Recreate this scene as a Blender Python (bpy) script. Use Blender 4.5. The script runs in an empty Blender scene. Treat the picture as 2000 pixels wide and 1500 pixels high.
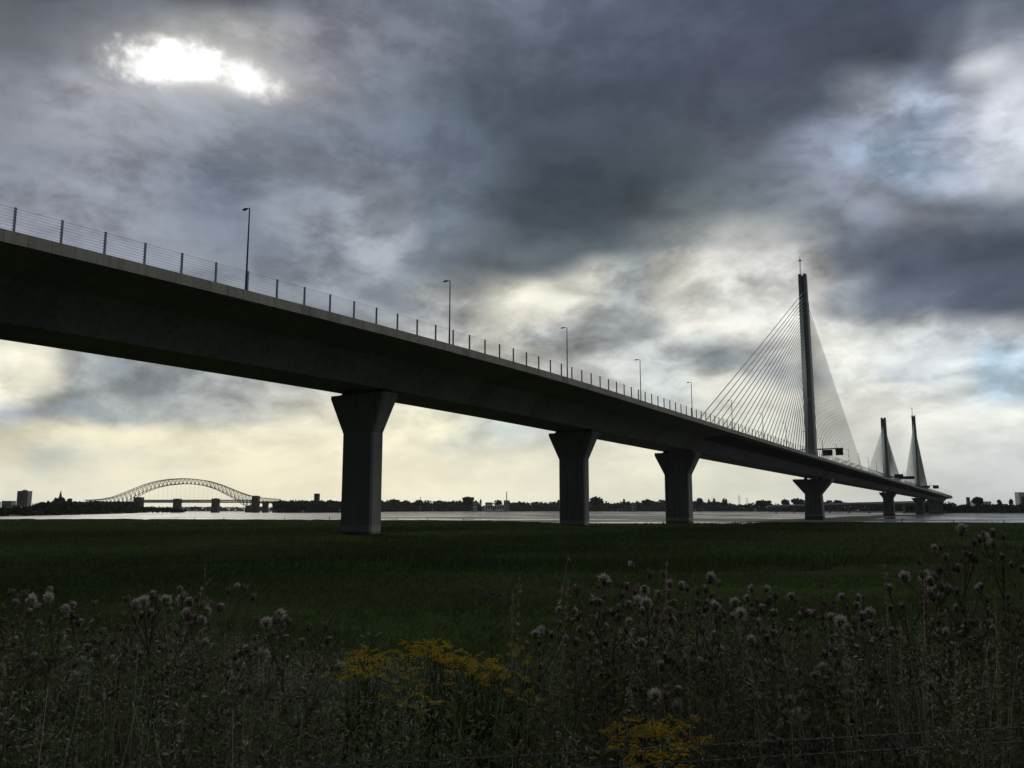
import bpy, math, random
import numpy as np
from mathutils import Vector, Matrix

random.seed(7)
RNG = np.random.default_rng(7)
SC = bpy.context.scene
COL = SC.collection
PI = math.pi

# ------------------------------------------------------------------ camera
FPX = 1654.23          # focal length in photograph pixels (2000 px wide)
PITCH = 0.14721
cam_data = bpy.data.cameras.new("camera")
cam_data.sensor_width = 36.0
cam_data.lens = 36.0 * FPX / 2000.0
cam_data.clip_start = 0.05
cam_data.clip_end = 12000.0
cam = bpy.data.objects.new("camera", cam_data)
COL.objects.link(cam)
cam.location = (0, 0, 0)
cam.rotation_euler = (PI / 2 + PITCH, 0, 0)
SC.camera = cam
SC.view_settings.view_transform = 'Standard'
SC.view_settings.look = 'None'
SC.view_settings.exposure = 0.0
SC.view_settings.gamma = 1.0
SC.view_settings.use_curve_mapping = False
SC.cycles.max_bounces = 6
SC.cycles.diffuse_bounces = 3
SC.cycles.glossy_bounces = 3
SC.cycles.transparent_max_bounces = 8

CT, ST = math.cos(PITCH), math.sin(PITCH)


def at(u, v, Y):
    """point at forward distance Y along the sight line to photograph pixel u, v"""
    a = (u - 1000.0) / FPX
    b = (750.0 - v) / FPX
    y = CT - b * ST
    z = ST + b * CT
    return Vector((a * Y / y, Y, z * Y / y))


def on_z(u, v, z0):
    """point where the sight line meets the level z0"""
    a = (u - 1000.0) / FPX
    b = (750.0 - v) / FPX
    y = CT - b * ST
    z = ST + b * CT
    k = z0 / z
    return Vector((a * k, y * k, z0))


def lin(c):
    c = c / 255.0
    return c / 12.92 if c <= 0.04045 else ((c + 0.055) / 1.055) ** 2.4


def rgb(r, g, b):
    return (lin(r), lin(g), lin(b), 1.0)


# ------------------------------------------------------------------ node helper
class NT:
    def __init__(self, tree):
        self.t = tree
        self.n = tree.nodes
        self.l = tree.links

    def node(self, kind, **kw):
        nd = self.n.new(kind)
        for k, v in kw.items():
            setattr(nd, k, v)
        return nd

    def put(self, sock, v):
        if isinstance(v, (int, float)):
            sock.default_value = v
        elif isinstance(v, (tuple, list)):
            sock.default_value = v
        elif v is not None:
            self.l.new(v, sock)

    def m(self, op, a, b=None, c=None, clamp=False):
        nd = self.node('ShaderNodeMath', operation=op)
        nd.use_clamp = clamp
        self.put(nd.inputs[0], a)
        if b is not None:
            self.put(nd.inputs[1], b)
        if c is not None:
            self.put(nd.inputs[2], c)
        return nd.outputs[0]

    def vm(self, op, a, b=None, scale=None):
        nd = self.node('ShaderNodeVectorMath', operation=op)
        self.put(nd.inputs[0], a)
        if b is not None:
            self.put(nd.inputs[1], b)
        if scale is not None:
            self.put(nd.inputs['Scale'], scale)
        return nd.outputs[0]

    def xyz(self, x, y, z):
        nd = self.node('ShaderNodeCombineXYZ')
        self.put(nd.inputs[0], x)
        self.put(nd.inputs[1], y)
        self.put(nd.inputs[2], z)
        return nd.outputs[0]

    def sep(self, v):
        nd = self.node('ShaderNodeSeparateXYZ')
        self.put(nd.inputs[0], v)
        return nd.outputs[0], nd.outputs[1], nd.outputs[2]

    def noise(self, vec, scale, detail=4.0, rough=0.5, dist=0.0, dims='3D', color=False, lac=2.0):
        nd = self.node('ShaderNodeTexNoise', noise_dimensions=dims)
        self.put(nd.inputs['Vector'], vec)
        self.put(nd.inputs['Scale'], scale)
        nd.inputs['Detail'].default_value = detail
        nd.inputs['Roughness'].default_value = rough
        nd.inputs['Distortion'].default_value = dist
        nd.inputs['Lacunarity'].default_value = lac
        return nd.outputs['Color' if color else 'Fac']

    def mr(self, v, a, b, c=0.0, d=1.0, kind='LINEAR'):
        nd = self.node('ShaderNodeMapRange', interpolation_type=kind)
        self.put(nd.inputs['Value'], v)
        for s, x in zip(('From Min', 'From Max', 'To Min', 'To Max'), (a, b, c, d)):
            self.put(nd.inputs[s], x)
        return nd.outputs['Result']

    def mix(self, f, a, b, blend='MIX'):
        nd = self.node('ShaderNodeMix', data_type='RGBA', blend_type=blend)
        nd.clamp_factor = True
        self.put(nd.inputs[0], f)
        self.put(nd.inputs[6], a)
        self.put(nd.inputs[7], b)
        return nd.outputs[2]

    def ramp(self, f, stops, interp='LINEAR'):
        nd = self.node('ShaderNodeValToRGB')
        cr = nd.color_ramp
        cr.interpolation = interp
        while len(cr.elements) < len(stops):
            cr.elements.new(0.5)
        for e, (p, c) in zip(cr.elements, stops):
            e.position = p
            e.color = c
        self.put(nd.inputs[0], f)
        return nd.outputs[0]

# ------------------------------------------------------------------ sky and light
SUN_U, SUN_V = 350.0, 125.0
_d = at(SUN_U, SUN_V, 1.0).normalized()
SUN_EL = math.asin(_d.z)
SUN_AZ = math.atan2(_d.x, _d.y)          # from +Y towards +X

world = bpy.data.worlds.new("World")
SC.world = world
world.use_nodes = True
W = NT(world.node_tree)
for nd in list(W.n):
    W.n.remove(nd)
w_out = W.node('ShaderNodeOutputWorld')
w_bg = W.node('ShaderNodeBackground')
W.l.new(w_bg.outputs[0], w_out.inputs[0])

tc = W.node('ShaderNodeTexCoord')
D = W.vm('NORMALIZE', tc.outputs['Generated'])
dx, dy, dz = W.sep(D)
# bearing and height of a direction, laid out round the view towards the river (+Y)
ys = W.m('MAXIMUM', dy, 0.12)
q0 = W.m('DIVIDE', dz, ys)
p0 = W.m('DIVIDE', dx, ys)
den = W.m('MULTIPLY_ADD', q0, ST, CT)
un = W.m('MULTIPLY_ADD', W.m('DIVIDE', p0, den), FPX / 2000.0, 0.5)                 # 0..1 across the view
vn = W.m('SUBTRACT', 0.75, W.m('DIVIDE', W.m('MULTIPLY', W.m('SUBTRACT', W.m('MULTIPLY', q0, CT), ST), FPX / 1000.0), den))
# cloud sheet coordinates: the direction meets a layer overhead, so clouds flatten to the horizon
zz = W.m('ADD', W.m('MAXIMUM', dz, 0.0), 0.26)
cx = W.m('DIVIDE', dx, zz)
cy = W.m('DIVIDE', dy, zz)
wa = math.radians(-20)
cl = W.m('ADD', W.m('MULTIPLY', cx, math.sin(wa)), W.m('MULTIPLY', cy, math.cos(wa)))     # along the wind
cw = W.m('SUBTRACT', W.m('MULTIPLY', cx, math.cos(wa)), W.m('MULTIPLY', cy, math.sin(wa)))
P_st = W.xyz(W.m('MULTIPLY', cw, 1.0), W.m('MULTIPLY', cl, 0.5), 0.0)
P_rd = W.xyz(cw, W.m('MULTIPLY', cl, 0.75), 3.0)
# low warp: pushes the tone map about so that nothing has a drawn edge
wcol = W.noise(P_rd, 1.9, 3.0, 0.5, 0.0, color=True)
wx, wy, wz = W.sep(W.vm('SUBTRACT', wcol, (0.5, 0.5, 0.5)))
dampv = W.mr(vn, 0.70, 0.98, 1.0, 0.15)
uw = W.m('MULTIPLY_ADD', W.m('MULTIPLY', wx, dampv), 0.22, un)
vw = W.m('MULTIPLY_ADD', W.m('MULTIPLY', wy, dampv), 0.30, vn)

# tone rows: (height, [(position across, r, g, b), ...]) in photograph pixels / display values
ROWS = [
 (-350, [(0, 96, 99, 110), (600, 104, 107, 120), (1300, 82, 85, 98), (2000, 85, 91, 104)]),
 (0,   [(0, 92, 92, 98), (180, 118, 119, 128), (380, 88, 89, 96), (620, 122, 124, 138), (900, 122, 128, 142), (1150, 98, 104, 120), (1400, 84, 89, 104), (1700, 78, 83, 97), (2000, 86, 90, 104)]),
 (125, [(0, 101, 102, 108), (170, 127, 128, 134), (330, 167, 166, 164), (470, 167, 166, 166), (600, 136, 137, 148), (760, 118, 121, 134), (1000, 94, 99, 112), (1200, 83, 89, 104), (1450, 80, 83, 97), (1750, 69, 71, 83), (1850, 95, 98, 110), (1920, 138, 141, 152), (1980, 156, 161, 174), (2060, 174, 180, 191)]),
 (210, [(0, 125, 126, 134), (200, 157, 158, 166), (420, 159, 160, 168), (590, 158, 159, 168), (700, 115, 121, 132), (900, 85, 92, 103), (1150, 76, 82, 94), (1400, 81, 85, 97), (1600, 86, 90, 103), (1720, 146, 150, 160), (1840, 167, 179, 199), (1920, 163, 167, 180), (2000, 196, 201, 211)]),
 (310, [(0, 133, 136, 146), (250, 143, 146, 156), (450, 139, 144, 154), (640, 129, 134, 147), (800, 109, 116, 130), (1000, 70, 77, 86), (1200, 68, 76, 83), (1360, 79, 85, 92), (1500, 95, 99, 108), (1640, 139, 146, 164), (1800, 155, 172, 195), (1900, 180, 189, 207), (2000, 174, 180, 189)]),
 (400, [(0, 143, 146, 156), (250, 143, 146, 158), (420, 121, 128, 142), (560, 131, 138, 150), (700, 149, 155, 166), (820, 112, 120, 131), (1000, 76, 83, 90), (1200, 76, 82, 87), (1380, 99, 104, 108), (1560, 124, 131, 140), (1680, 140, 144, 158), (1820, 114, 116, 122), (2000, 108, 114, 125)]),
 (490, [(0, 141, 144, 152), (250, 143, 147, 158), (500, 121, 128, 142), (620, 143, 149, 159), (710, 161, 166, 175), (820, 122, 130, 139), (960, 102, 108, 113), (1130, 92, 99, 104), (1260, 126, 130, 133), (1400, 162, 164, 162), (1530, 146, 149, 153), (1640, 110, 115, 126), (1800, 84, 90, 103), (2000, 77, 82, 95)]),
 (570, [(0, 133, 136, 144), (500, 133, 138, 146), (640, 145, 150, 157), (760, 130, 135, 144), (900, 180, 182, 180), (1030, 242, 240, 226), (1110, 224, 222, 210), (1180, 168, 174, 176), (1290, 226, 224, 214), (1400, 216, 216, 212), (1540, 226, 226, 222), (1640, 162, 168, 174), (1760, 112, 118, 130), (2000, 94, 100, 114)]),
 (650, [(0, 224, 222, 208), (110, 230, 226, 206), (200, 170, 172, 170), (400, 170, 172, 172), (640, 150, 156, 160), (860, 190, 192, 190), (1000, 228, 226, 216), (1100, 184, 188, 188), (1220, 168, 174, 176), (1340, 224, 222, 214), (1460, 228, 228, 222), (1620, 240, 240, 232), (1780, 216, 220, 218), (1900, 194, 200, 206), (2000, 206, 210, 214)]),
 (725, [(0, 250, 246, 224), (90, 246, 242, 222), (180, 174, 178, 178), (330, 150, 156, 160), (520, 170, 174, 174), (680, 220, 216, 198), (900, 210, 210, 202), (1160, 206, 208, 204), (1300, 188, 194, 194), (1440, 150, 158, 162), (1560, 188, 192, 192), (1680, 220, 222, 216), (1790, 186, 192, 198), (1880, 216, 222, 224), (1960, 178, 200, 216), (2060, 186, 204, 218)]),
 (790, [(0, 194, 200, 202), (140, 150, 158, 162), (330, 174, 178, 176), (520, 186, 188, 184), (660, 226, 222, 204), (800, 246, 242, 220), (1000, 240, 238, 220), (1300, 200, 206, 204), (1480, 222, 220, 208), (1600, 226, 226, 216), (1760, 244, 244, 234), (2000, 232, 234, 230)]),
 (845, [(0, 226, 220, 192), (160, 238, 232, 204), (400, 242, 236, 208), (600, 238, 232, 208), (790, 238, 234, 210), (930, 190, 198, 194), (1060, 196, 202, 198), (1250, 228, 226, 208), (1480, 222, 222, 210), (1700, 224, 224, 216), (2000, 222, 224, 220)]),
 (900, [(0, 232, 226, 202), (90, 206, 208, 196), (240, 232, 228, 204), (500, 244, 238, 208), (800, 246, 240, 212), (1000, 236, 232, 210), (1300, 234, 232, 212), (1600, 222, 222, 208), (1760, 214, 216, 210), (2000, 210, 214, 214)]),
 (960, [(0, 232, 228, 208), (300, 244, 238, 212), (600, 248, 240, 210), (900, 246, 240, 214), (1200, 238, 234, 214), (1500, 226, 224, 208), (1760, 214, 215, 208), (2000, 206, 210, 210)]),
 (1000, [(0, 222, 220, 206), (500, 240, 236, 214), (900, 240, 236, 216), (1400, 224, 224, 212), (2000, 200, 205, 206)]),
]
U0, U1 = -400.0, 2400.0
ur = W.mr(uw, U0 / 2000.0, U1 / 2000.0)
tone = None
prev = None
for v, stops in ROWS:
    r = W.ramp(ur, [((x - U0) / (U1 - U0), rgb(*c)) for x, *c in stops], 'B_SPLINE' if v < 0 else 'EASE')
    if tone is None:
        tone = r
    else:
        tone = W.mix(W.mr(vw, prev / 1000.0, v / 1000.0, kind='SMOOTHSTEP'), tone, r)
    prev = v

# fine structure of the clouds
wob = W.noise(D, 5.0, 4.0, 0.55, color=True)
Dw = W.vm('ADD', W.vm('MULTIPLY', D, (1.0, 1.0, 1.9)), W.vm('SCALE', W.vm('SUBTRACT', wob, (0.5, 0.5, 0.5)), scale=0.10))
n1 = W.noise(P_st, 3.6, 8.0, 0.55, 0.0)
n2 = W.noise(Dw, 9.5, 9.0, 0.58, 0.0)
n3 = W.noise(Dw, 25.0, 7.0, 0.6, 0.0)
n4 = W.m('ABSOLUTE', W.m('MULTIPLY_ADD', W.noise(W.vm('ADD', Dw, (3.1, 1.7, 0.4)), 12.0, 3.5, 0.5, 0.0), 2.0, -1.0))
lum = W.node('ShaderNodeRGBToBW')
W.l.new(tone, lum.inputs[0])
amp = W.mr(lum.outputs[0], 0.10, 0.42, 0.42, 1.0)
amp = W.m('MULTIPLY', amp, W.mr(vn, 0.74, 0.93, 1.0, 0.2))
det = W.m('ADD', W.m('MULTIPLY', W.m('SUBTRACT', n1, 0.5), 0.95), W.m('MULTIPLY', W.m('SUBTRACT', n2, 0.5), 1.3))
det = W.m('ADD', det, W.m('MULTIPLY', W.m('SUBTRACT', n3, 0.5), 0.75))
clump = W.mr(n2, 0.40, 0.60, -0.5, 0.5, 'SMOOTHSTEP')
det = W.m('MULTIPLY_ADD', clump, 0.34, det)
lit = W.m('MULTIPLY', W.mr(lum.outputs[0], 0.13, 0.42), W.mr(lum.outputs[0], 0.95, 0.7))
det = W.m('MULTIPLY_ADD', W.m('MULTIPLY', W.m('SUBTRACT', n4, 0.22), lit), 0.45, det)
amp = W.m('MULTIPLY', amp, W.mr(lum.outputs[0], 0.5, 0.85, 1.0, 0.7))
gain = W.m('MULTIPLY_ADD', det, amp, 1.0)
gain = W.m('MAXIMUM', gain, 0.35)
front = W.vm('SCALE', tone, scale=gain)
# the shaded bellies keep a cold tint, the lit edges a warm one
front = W.mix(W.mr(det, 0.05, 0.5, 0.0, 0.3), front, W.vm('MULTIPLY', front, (1.03, 1.02, 0.96)))
front = W.mix(W.mr(lum.outputs[0], 0.12, 0.4, 1.0, 0.0), front, W.vm('MULTIPLY', front, (0.915, 0.985, 1.025)))

# clear air beyond the cloud
sky = W.node('ShaderNodeTexSky', sky_type='NISHITA')
sky.sun_disc = False
sky.sun_elevation = SUN_EL
sky.sun_rotation = SUN_AZ
sky.air_density = 1.0
sky.dust_density = 1.0
clear = W.vm('SCALE', sky.outputs[0], scale=0.07)


def blob(u, v, ru, rv, ang, edge0, edge1, wob=0.5, nz=None):
    """soft opening in the cloud, 1 inside"""
    c, s = math.cos(math.radians(ang)), math.sin(math.radians(ang))
    a = W.m('SUBTRACT', un, u / 2000.0)
    b = W.m('SUBTRACT', vn, v / 1000.0)
    a = W.m('MULTIPLY', a, 2000.0)
    b = W.m('MULTIPLY', b, 1000.0)
    e = W.m('DIVIDE', W.m('ADD', W.m('MULTIPLY', a, c), W.m('MULTIPLY', b, s)), ru)
    g = W.m('DIVIDE', W.m('SUBTRACT', W.m('MULTIPLY', b, c), W.m('MULTIPLY', a, s)), rv)
    r = W.m('SQRT', W.m('ADD', W.m('MULTIPLY', e, e), W.m('MULTIPLY', g, g)))
    if nz is not None:
        r = W.m('MULTIPLY_ADD', W.m('SUBTRACT', nz, 0.5), wob, r)
    return W.mr(r, edge0, edge1, 1.0, 0.0, 'SMOOTHSTEP')


nb = W.noise(D, 55.0, 6.0, 0.62)
nc = W.noise(D, 9.0, 5.0, 0.6)
for (u, v, ru, rv, ang, e0, e1, f) in ((1795, 240, 56, 24, -12, 0.0, 1.7, 0.34), (1845, 330, 58, 32, 12, 0.0, 1.6, 0.46),
                                       (1960, 735, 110, 18, 0, 0.0, 1.7, 0.42), (335, 84, 40, 10, 20, 0.0, 1.6, 0.45)):
    front = W.mix(W.m('MULTIPLY', blob(u, v, ru, rv, ang, e0, e1, 2.6, W.noise(Dw, 14.0, 6.0, 0.62)), f), front, clear)
# the gap the sun burns through: veil, glow and the bright opening
halo = blob(390, 135, 270, 110, 12, 0.0, 1.3, 1.1, n2)
front = W.mix(W.m('MULTIPLY', halo, 0.35), front, rgb(196, 197, 200))
halo2 = blob(390, 132, 185, 58, 9, 0.1, 1.35, 1.6, n2)
front = W.mix(W.m('MULTIPLY', halo2, 0.55), front, rgb(226, 225, 220))
hn = W.m('ADD', W.m('MULTIPLY', nb, 0.6), W.m('MULTIPLY', n3, 0.4))
hot = W.m('MAXIMUM', blob(345, 127, 126, 50, 6, 0.0, 1.4, 2.4, hn), W.m('MULTIPLY', blob(480, 153, 70, 32, 20, 0.0, 1.6, 2.6, hn), 0.75))
hot = W.m('MAXIMUM', hot, blob(330, 92, 34, 20, 0, 0.0, 1.3, 2.0, hn))
cut = blob(395, 190, 84, 34, 8, 0.3, 1.25, 1.6, hn)
hot = W.m('MULTIPLY', hot, W.m('SUBTRACT', 1.0, W.m('MULTIPLY', cut, 0.97)))
front = W.mix(W.m('POWER', hot, 1.4), front, (1.75, 1.72, 1.64, 1.0))
# bright holes elsewhere
for (u, v, ru, rv, ang, f, c) in ((1925, 128, 62, 30, -15, 0.8, (226, 228, 234)), (1985, 190, 60, 70, 10, 0.5, (222, 225, 234)), (60, 700, 70, 40, 8, 0.55, (252, 248, 226)),
                                  (1040, 585, 90, 46, -12, 0.35, (250, 246, 226)), (1640, 668, 90, 40, 0, 0.3, (246, 246, 236))):
    front = W.mix(W.m('MULTIPLY', blob(u, v, ru, rv, ang, 0.0, 1.5, 2.8, W.m('ADD', W.m('MULTIPLY', n2, 0.5), W.m('MULTIPLY', n3, 0.5))), f), front, rgb(*c))

# the sky out of the picture: dull low cloud behind, brighter broken cloud high on the right
az_r = W.mr(W.m('MULTIPLY_ADD', dy, 0.25, dx), 0.2, 0.95, 0.0, 1.0, 'SMOOTHSTEP')
hi = W.mr(dz, 0.10, 0.55, 0.0, 1.0, 'SMOOTHSTEP')
back = W.mix(W.m('MULTIPLY', az_r, hi), (0.055, 0.062, 0.070, 1.0), (1.25, 1.27, 1.27, 1.0))
back = W.vm('SCALE', back, scale=W.m('MULTIPLY_ADD', det, 0.8, 1.0))
back = W.mix(0.06, back, clear)
caz = W.m('DIVIDE', dy, W.m('SQRT', W.m('ADD', W.m('MULTIPLY', dx, dx), W.m('MULTIPLY_ADD', dy, dy, 1e-5))))
full = W.mix(W.m('MULTIPLY', W.mr(caz, 0.55, 0.82, 0.0, 1.0, 'SMOOTHSTEP'), W.mr(dz, 0.95, 0.75)), back, front)
full = W.mix(W.mr(dz, -0.02, -0.004, 1.0, 0.0), full, (0.02, 0.025, 0.02, 1.0))
W.l.new(full, w_bg.inputs['Color'])
w_bg.inputs['Strength'].default_value = 1.0
world.cycles.sampling_method = 'MANUAL'
world.cycles.sample_map_resolution = 512

sun_data = bpy.data.lights.new("sun", 'SUN')
sun_data.energy = 0.9
sun_data.angle = math.radians(12)
sun_data.color = (1.0, 0.93, 0.82)
sun = bpy.data.objects.new("sun", sun_data)
COL.objects.link(sun)
sun.rotation_euler = (-_d).to_track_quat('-Z', 'Y').to_euler()

# ------------------------------------------------------------------ mesh and object helpers
class MB:
    """collects vertices and faces for ONE mesh object"""

    def __init__(self):
        self.v = []
        self.f = []
        self.mi = []

    def add(self, vs, fs, mi=0):
        o = len(self.v)
        self.v.extend([tuple(p) for p in vs])
        for f in fs:
            self.f.append(tuple(i + o for i in f))
            self.mi.append(mi)

    def frustum(self, c0, c1, mi=0, caps=True):
        """two rings of the same count joined by quads"""
        n = len(c0)
        fs = [(i, (i + 1) % n, n + (i + 1) % n, n + i) for i in range(n)]
        if caps:
            fs.append(tuple(range(n - 1, -1, -1)))
            fs.append(tuple(range(n, 2 * n)))
        self.add(list(c0) + list(c1), fs, mi)

    def loft(self, rings, mi=0, caps=True):
        n = len(rings[0])
        vs = [p for r in rings for p in r]
        fs = []
        for k in range(len(rings) - 1):
            for i in range(n):
                j = (i + 1) % n
                fs.append((k * n + i, k * n + j, (k + 1) * n + j, (k + 1) * n + i))
        if caps:
            fs.append(tuple(range(n - 1, -1, -1)))
            fs.append(tuple(range((len(rings) - 1) * n, len(rings) * n)))
        self.add(vs, fs, mi)

    def box(self, c, s, mi=0, ax=None):
        """centre c, half sizes s, optional axes (three vectors)"""
        c = Vector(c)
        X, Y, Z = ax if ax else (Vector((1, 0, 0)), Vector((0, 1, 0)), Vector((0, 0, 1)))
        vs = []
        for k in (-1, 1):
            for j, i in ((-1, -1), (-1, 1), (1, 1), (1, -1)):
                vs.append(c + X * (i * s[0]) + Y * (j * s[1]) + Z * (k * s[2]))
        self.add(vs, [(3, 2, 1, 0), (4, 5, 6, 7), (0, 1, 5, 4), (1, 2, 6, 5), (2, 3, 7, 6), (3, 0, 4, 7)], mi)

    def tube(self, pts, rad, n=6, mi=0, caps=True):
        pts = [Vector(p) for p in pts]
        if not isinstance(rad, (list, tuple)):
            rad = [rad] * len(pts)
        rings = []
        for i, p in enumerate(pts):
            d = (pts[min(i + 1, len(pts) - 1)] - pts[max(i - 1, 0)])
            if d.length < 1e-9:
                d = Vector((0, 0, 1))
            d.normalize()
            a = Vector((0, 0, 1)) if abs(d.z) < 0.9 else Vector((1, 0, 0))
            s = d.cross(a).normalized()
            t = d.cross(s).normalized()
            rings.append([p + (s * math.cos(2 * PI * k / n) - t * math.sin(2 * PI * k / n)) * rad[i] for k in range(n)])
        self.loft(rings, mi, caps)

    def build(self, name, mats, parent=None, smooth=False):
        me = bpy.data.meshes.new(name)
        me.from_pydata(self.v, [], self.f)
        if not isinstance(mats, (list, tuple)):
            mats = [mats]
        for m in mats:
            me.materials.append(m)
        if len(mats) > 1:
            me.polygons.foreach_set('material_index', self.mi)
        if smooth:
            me.polygons.foreach_set('use_smooth', [True] * len(me.polygons))
        me.update()
        return link(name, me, parent)


def link(name, me, parent=None):
    o = bpy.data.objects.new(name, me)
    COL.objects.link(o)
    if parent is not None:
        o.parent = parent
    return o


def np_mesh(name, verts, faces, mats, mi=None, smooth=False, parent=None, attr=None):
    """verts (n,3) and faces (m,k) as arrays, all faces with the same number of corners"""
    me = bpy.data.meshes.new(name)
    n, (m, k) = len(verts), faces.shape
    me.vertices.add(n)
    me.vertices.foreach_set('co', np.ascontiguousarray(verts, dtype=np.float32).ravel())
    me.loops.add(m * k)
    me.loops.foreach_set('vertex_index', np.ascontiguousarray(faces, dtype=np.int32).ravel())
    me.polygons.add(m)
    me.polygons.foreach_set('loop_start', np.arange(0, m * k, k, dtype=np.int32))
    if not isinstance(mats, (list, tuple)):
        mats = [mats]
    for a in mats:
        me.materials.append(a)
    if mi is not None:
        me.polygons.foreach_set('material_index', np.ascontiguousarray(mi, dtype=np.int32))
    if smooth:
        me.polygons.foreach_set('use_smooth', np.ones(m, dtype=bool))
    if attr is not None:                      # one random number per face, read by the leaf materials
        at_ = me.attributes.new('vary', 'FLOAT', 'FACE')
        at_.data.foreach_set('value', np.ascontiguousarray(attr, dtype=np.float32))
    me.update(calc_edges=True)
    me.validate()
    return link(name, me, parent)


def tag(o, label=None, cat=None, group=None, kind=None):
    if label:
        o['label'] = label
    if cat:
        o['category'] = cat
    if group:
        o['group'] = group
    if kind:
        o['kind'] = kind
    return o


def thing(name, loc, label, cat, group=None, rz=0.0):
    o = bpy.data.objects.new(name, None)
    COL.objects.link(o)
    o.empty_display_size = 0.2
    o.location = loc
    o.rotation_euler = (0, 0, rz)
    return tag(o, label, cat, group)


def copy_tree(root):
    """a copy of a thing with copies of its parts and their sub-parts"""
    r = root.copy()
    COL.objects.link(r)
    for ch in KIDS[root.name]:
        c = ch.copy()
        COL.objects.link(c)
        c.parent = r
        for g in KIDS.get(ch.name, ()):
            d = g.copy()
            COL.objects.link(d)
            d.parent = c
    return r


KIDS = {}


def remember(root):
    KIDS[root.name] = list(root.children)
    for c in root.children:
        KIDS[c.name] = list(c.children)
    return root


ORD = ['first', 'second', 'third', 'fourth', 'fifth', 'sixth', 'seventh', 'eighth', 'ninth', 'tenth', 'eleventh',
       'twelfth', 'thirteenth', 'fourteenth', 'fifteenth', 'sixteenth', 'seventeenth', 'eighteenth', 'nineteenth', 'twentieth',
       'twenty-first', 'twenty-second', 'twenty-third', 'twenty-fourth', 'twenty-fifth', 'twenty-sixth', 'twenty-seventh',
       'twenty-eighth', 'twenty-ninth', 'thirtieth', 'thirty-first', 'thirty-second', 'thirty-third', 'thirty-fourth',
       'thirty-fifth', 'thirty-sixth', 'thirty-seventh', 'thirty-eighth', 'thirty-ninth', 'fortieth']


# ------------------------------------------------------------------ materials
def mat(name, base=(0.3, 0.3, 0.3, 1), rough=0.8, metal=0.0, spec=0.3):
    m = bpy.data.materials.new(name)
    m.use_nodes = True
    t = NT(m.node_tree)
    b = m.node_tree.nodes['Principled BSDF']
    b.inputs['Base Color'].default_value = base
    b.inputs['Roughness'].default_value = rough
    b.inputs['Metallic'].default_value = metal
    b.inputs['Specular IOR Level'].default_value = spec
    return m, t, b


def var_mat(name, c1, c2, scale=1.0, rough=0.8, metal=0.0, spec=0.3, bump=0.0, detail=5.0, stretch=(1, 1, 1), bscale=None):
    """two-tone surface mottled by noise, with an optional bump"""
    m, t, b = mat(name, c1, rough, metal, spec)
    tcn = t.node('ShaderNodeTexCoord')
    p = t.vm('MULTIPLY', tcn.outputs['Object'], stretch)
    n = t.noise(p, scale, detail, 0.6)
    t.l.new(t.mix(t.mr(n, 0.3, 0.7), c1, c2), b.inputs['Base Color'])
    if bump:
        bn = t.node('ShaderNodeBump')
        bn.inputs['Strength'].default_value = bump
        bn.inputs['Distance'].default_value = 0.05
        t.l.new(t.noise(p, bscale or scale * 6, 6.0, 0.6), bn.inputs['Height'])
        t.l.new(bn.outputs[0], b.inputs['Normal'])
    return m


def concrete(name, c1, c2, streak=0.5, lift=2.4, panels=False, foot=None):
    m, t, b = mat(name, c1, 0.85, 0.0, 0.25)
    g = t.node('ShaderNodeNewGeometry')
    P = g.outputs['Position']
    big = t.noise(P, 0.13, 5.0, 0.6)
    fine = t.noise(P, 2.2, 7.0, 0.65)
    drip = t.noise(t.vm('MULTIPLY', P, (1.1, 1.1, 0.05)), 1.0, 5.0, 0.6)
    col = t.mix(t.mr(big, 0.3, 0.7), c1, c2)
    col = t.mix(t.m('MULTIPLY', t.mr(drip, 0.5, 0.72), streak), col, tuple(0.5 * x for x in c1[:3]) + (1,))
    col = t.mix(t.m('MULTIPLY', t.mr(fine, 0.35, 0.75), 0.35), col, tuple(1.35 * x for x in c2[:3]) + (1,))
    if panels:
        a = t.node('ShaderNodeAttribute', attribute_name='vary')
        col = t.mix(1.0, col, t.ramp(a.outputs['Fac'], [(0.0, (0.72, 0.75, 0.78, 1)), (0.15, (0.93, 0.93, 0.92, 1)), (0.8, (1.0, 1.0, 1.0, 1)), (1.0, (1.08, 1.06, 1.03, 1))]), 'MULTIPLY')
    # pour lines between concrete lifts
    x, y, z = t.sep(P)
    w = t.m('ABSOLUTE', t.m('SUBTRACT', t.m('FRACT', t.m('DIVIDE', z, lift)), 0.5))
    col = t.mix(t.m('MULTIPLY', t.mr(w, 0.488, 0.497), 0.35), col, tuple(0.4 * q for q in c1[:3]) + (1,))
    if foot:
        col = t.mix(t.m('MULTIPLY', t.mr(t.m('ADD', z, t.m('MULTIPLY', t.m('SUBTRACT', fine, 0.5), 0.6)), foot + 1.4, foot + 0.9), 0.75), col, (0.33, 0.32, 0.29, 1))
        col = t.mix(t.m('MULTIPLY', t.mr(t.m('ADD', z, t.m('MULTIPLY', t.m('SUBTRACT', fine, 0.5), 0.8)), foot + 0.45, foot + 0.1), 0.8), col, (0.07, 0.075, 0.05, 1))
    t.l.new(col, b.inputs['Base Color'])
    bn = t.node('ShaderNodeBump')
    bn.inputs['Strength'].default_value = 0.25
    bn.inputs['Distance'].default_value = 0.03
    t.l.new(fine, bn.inputs['Height'])
    t.l.new(bn.outputs[0], b.inputs['Normal'])
    return m


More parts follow.
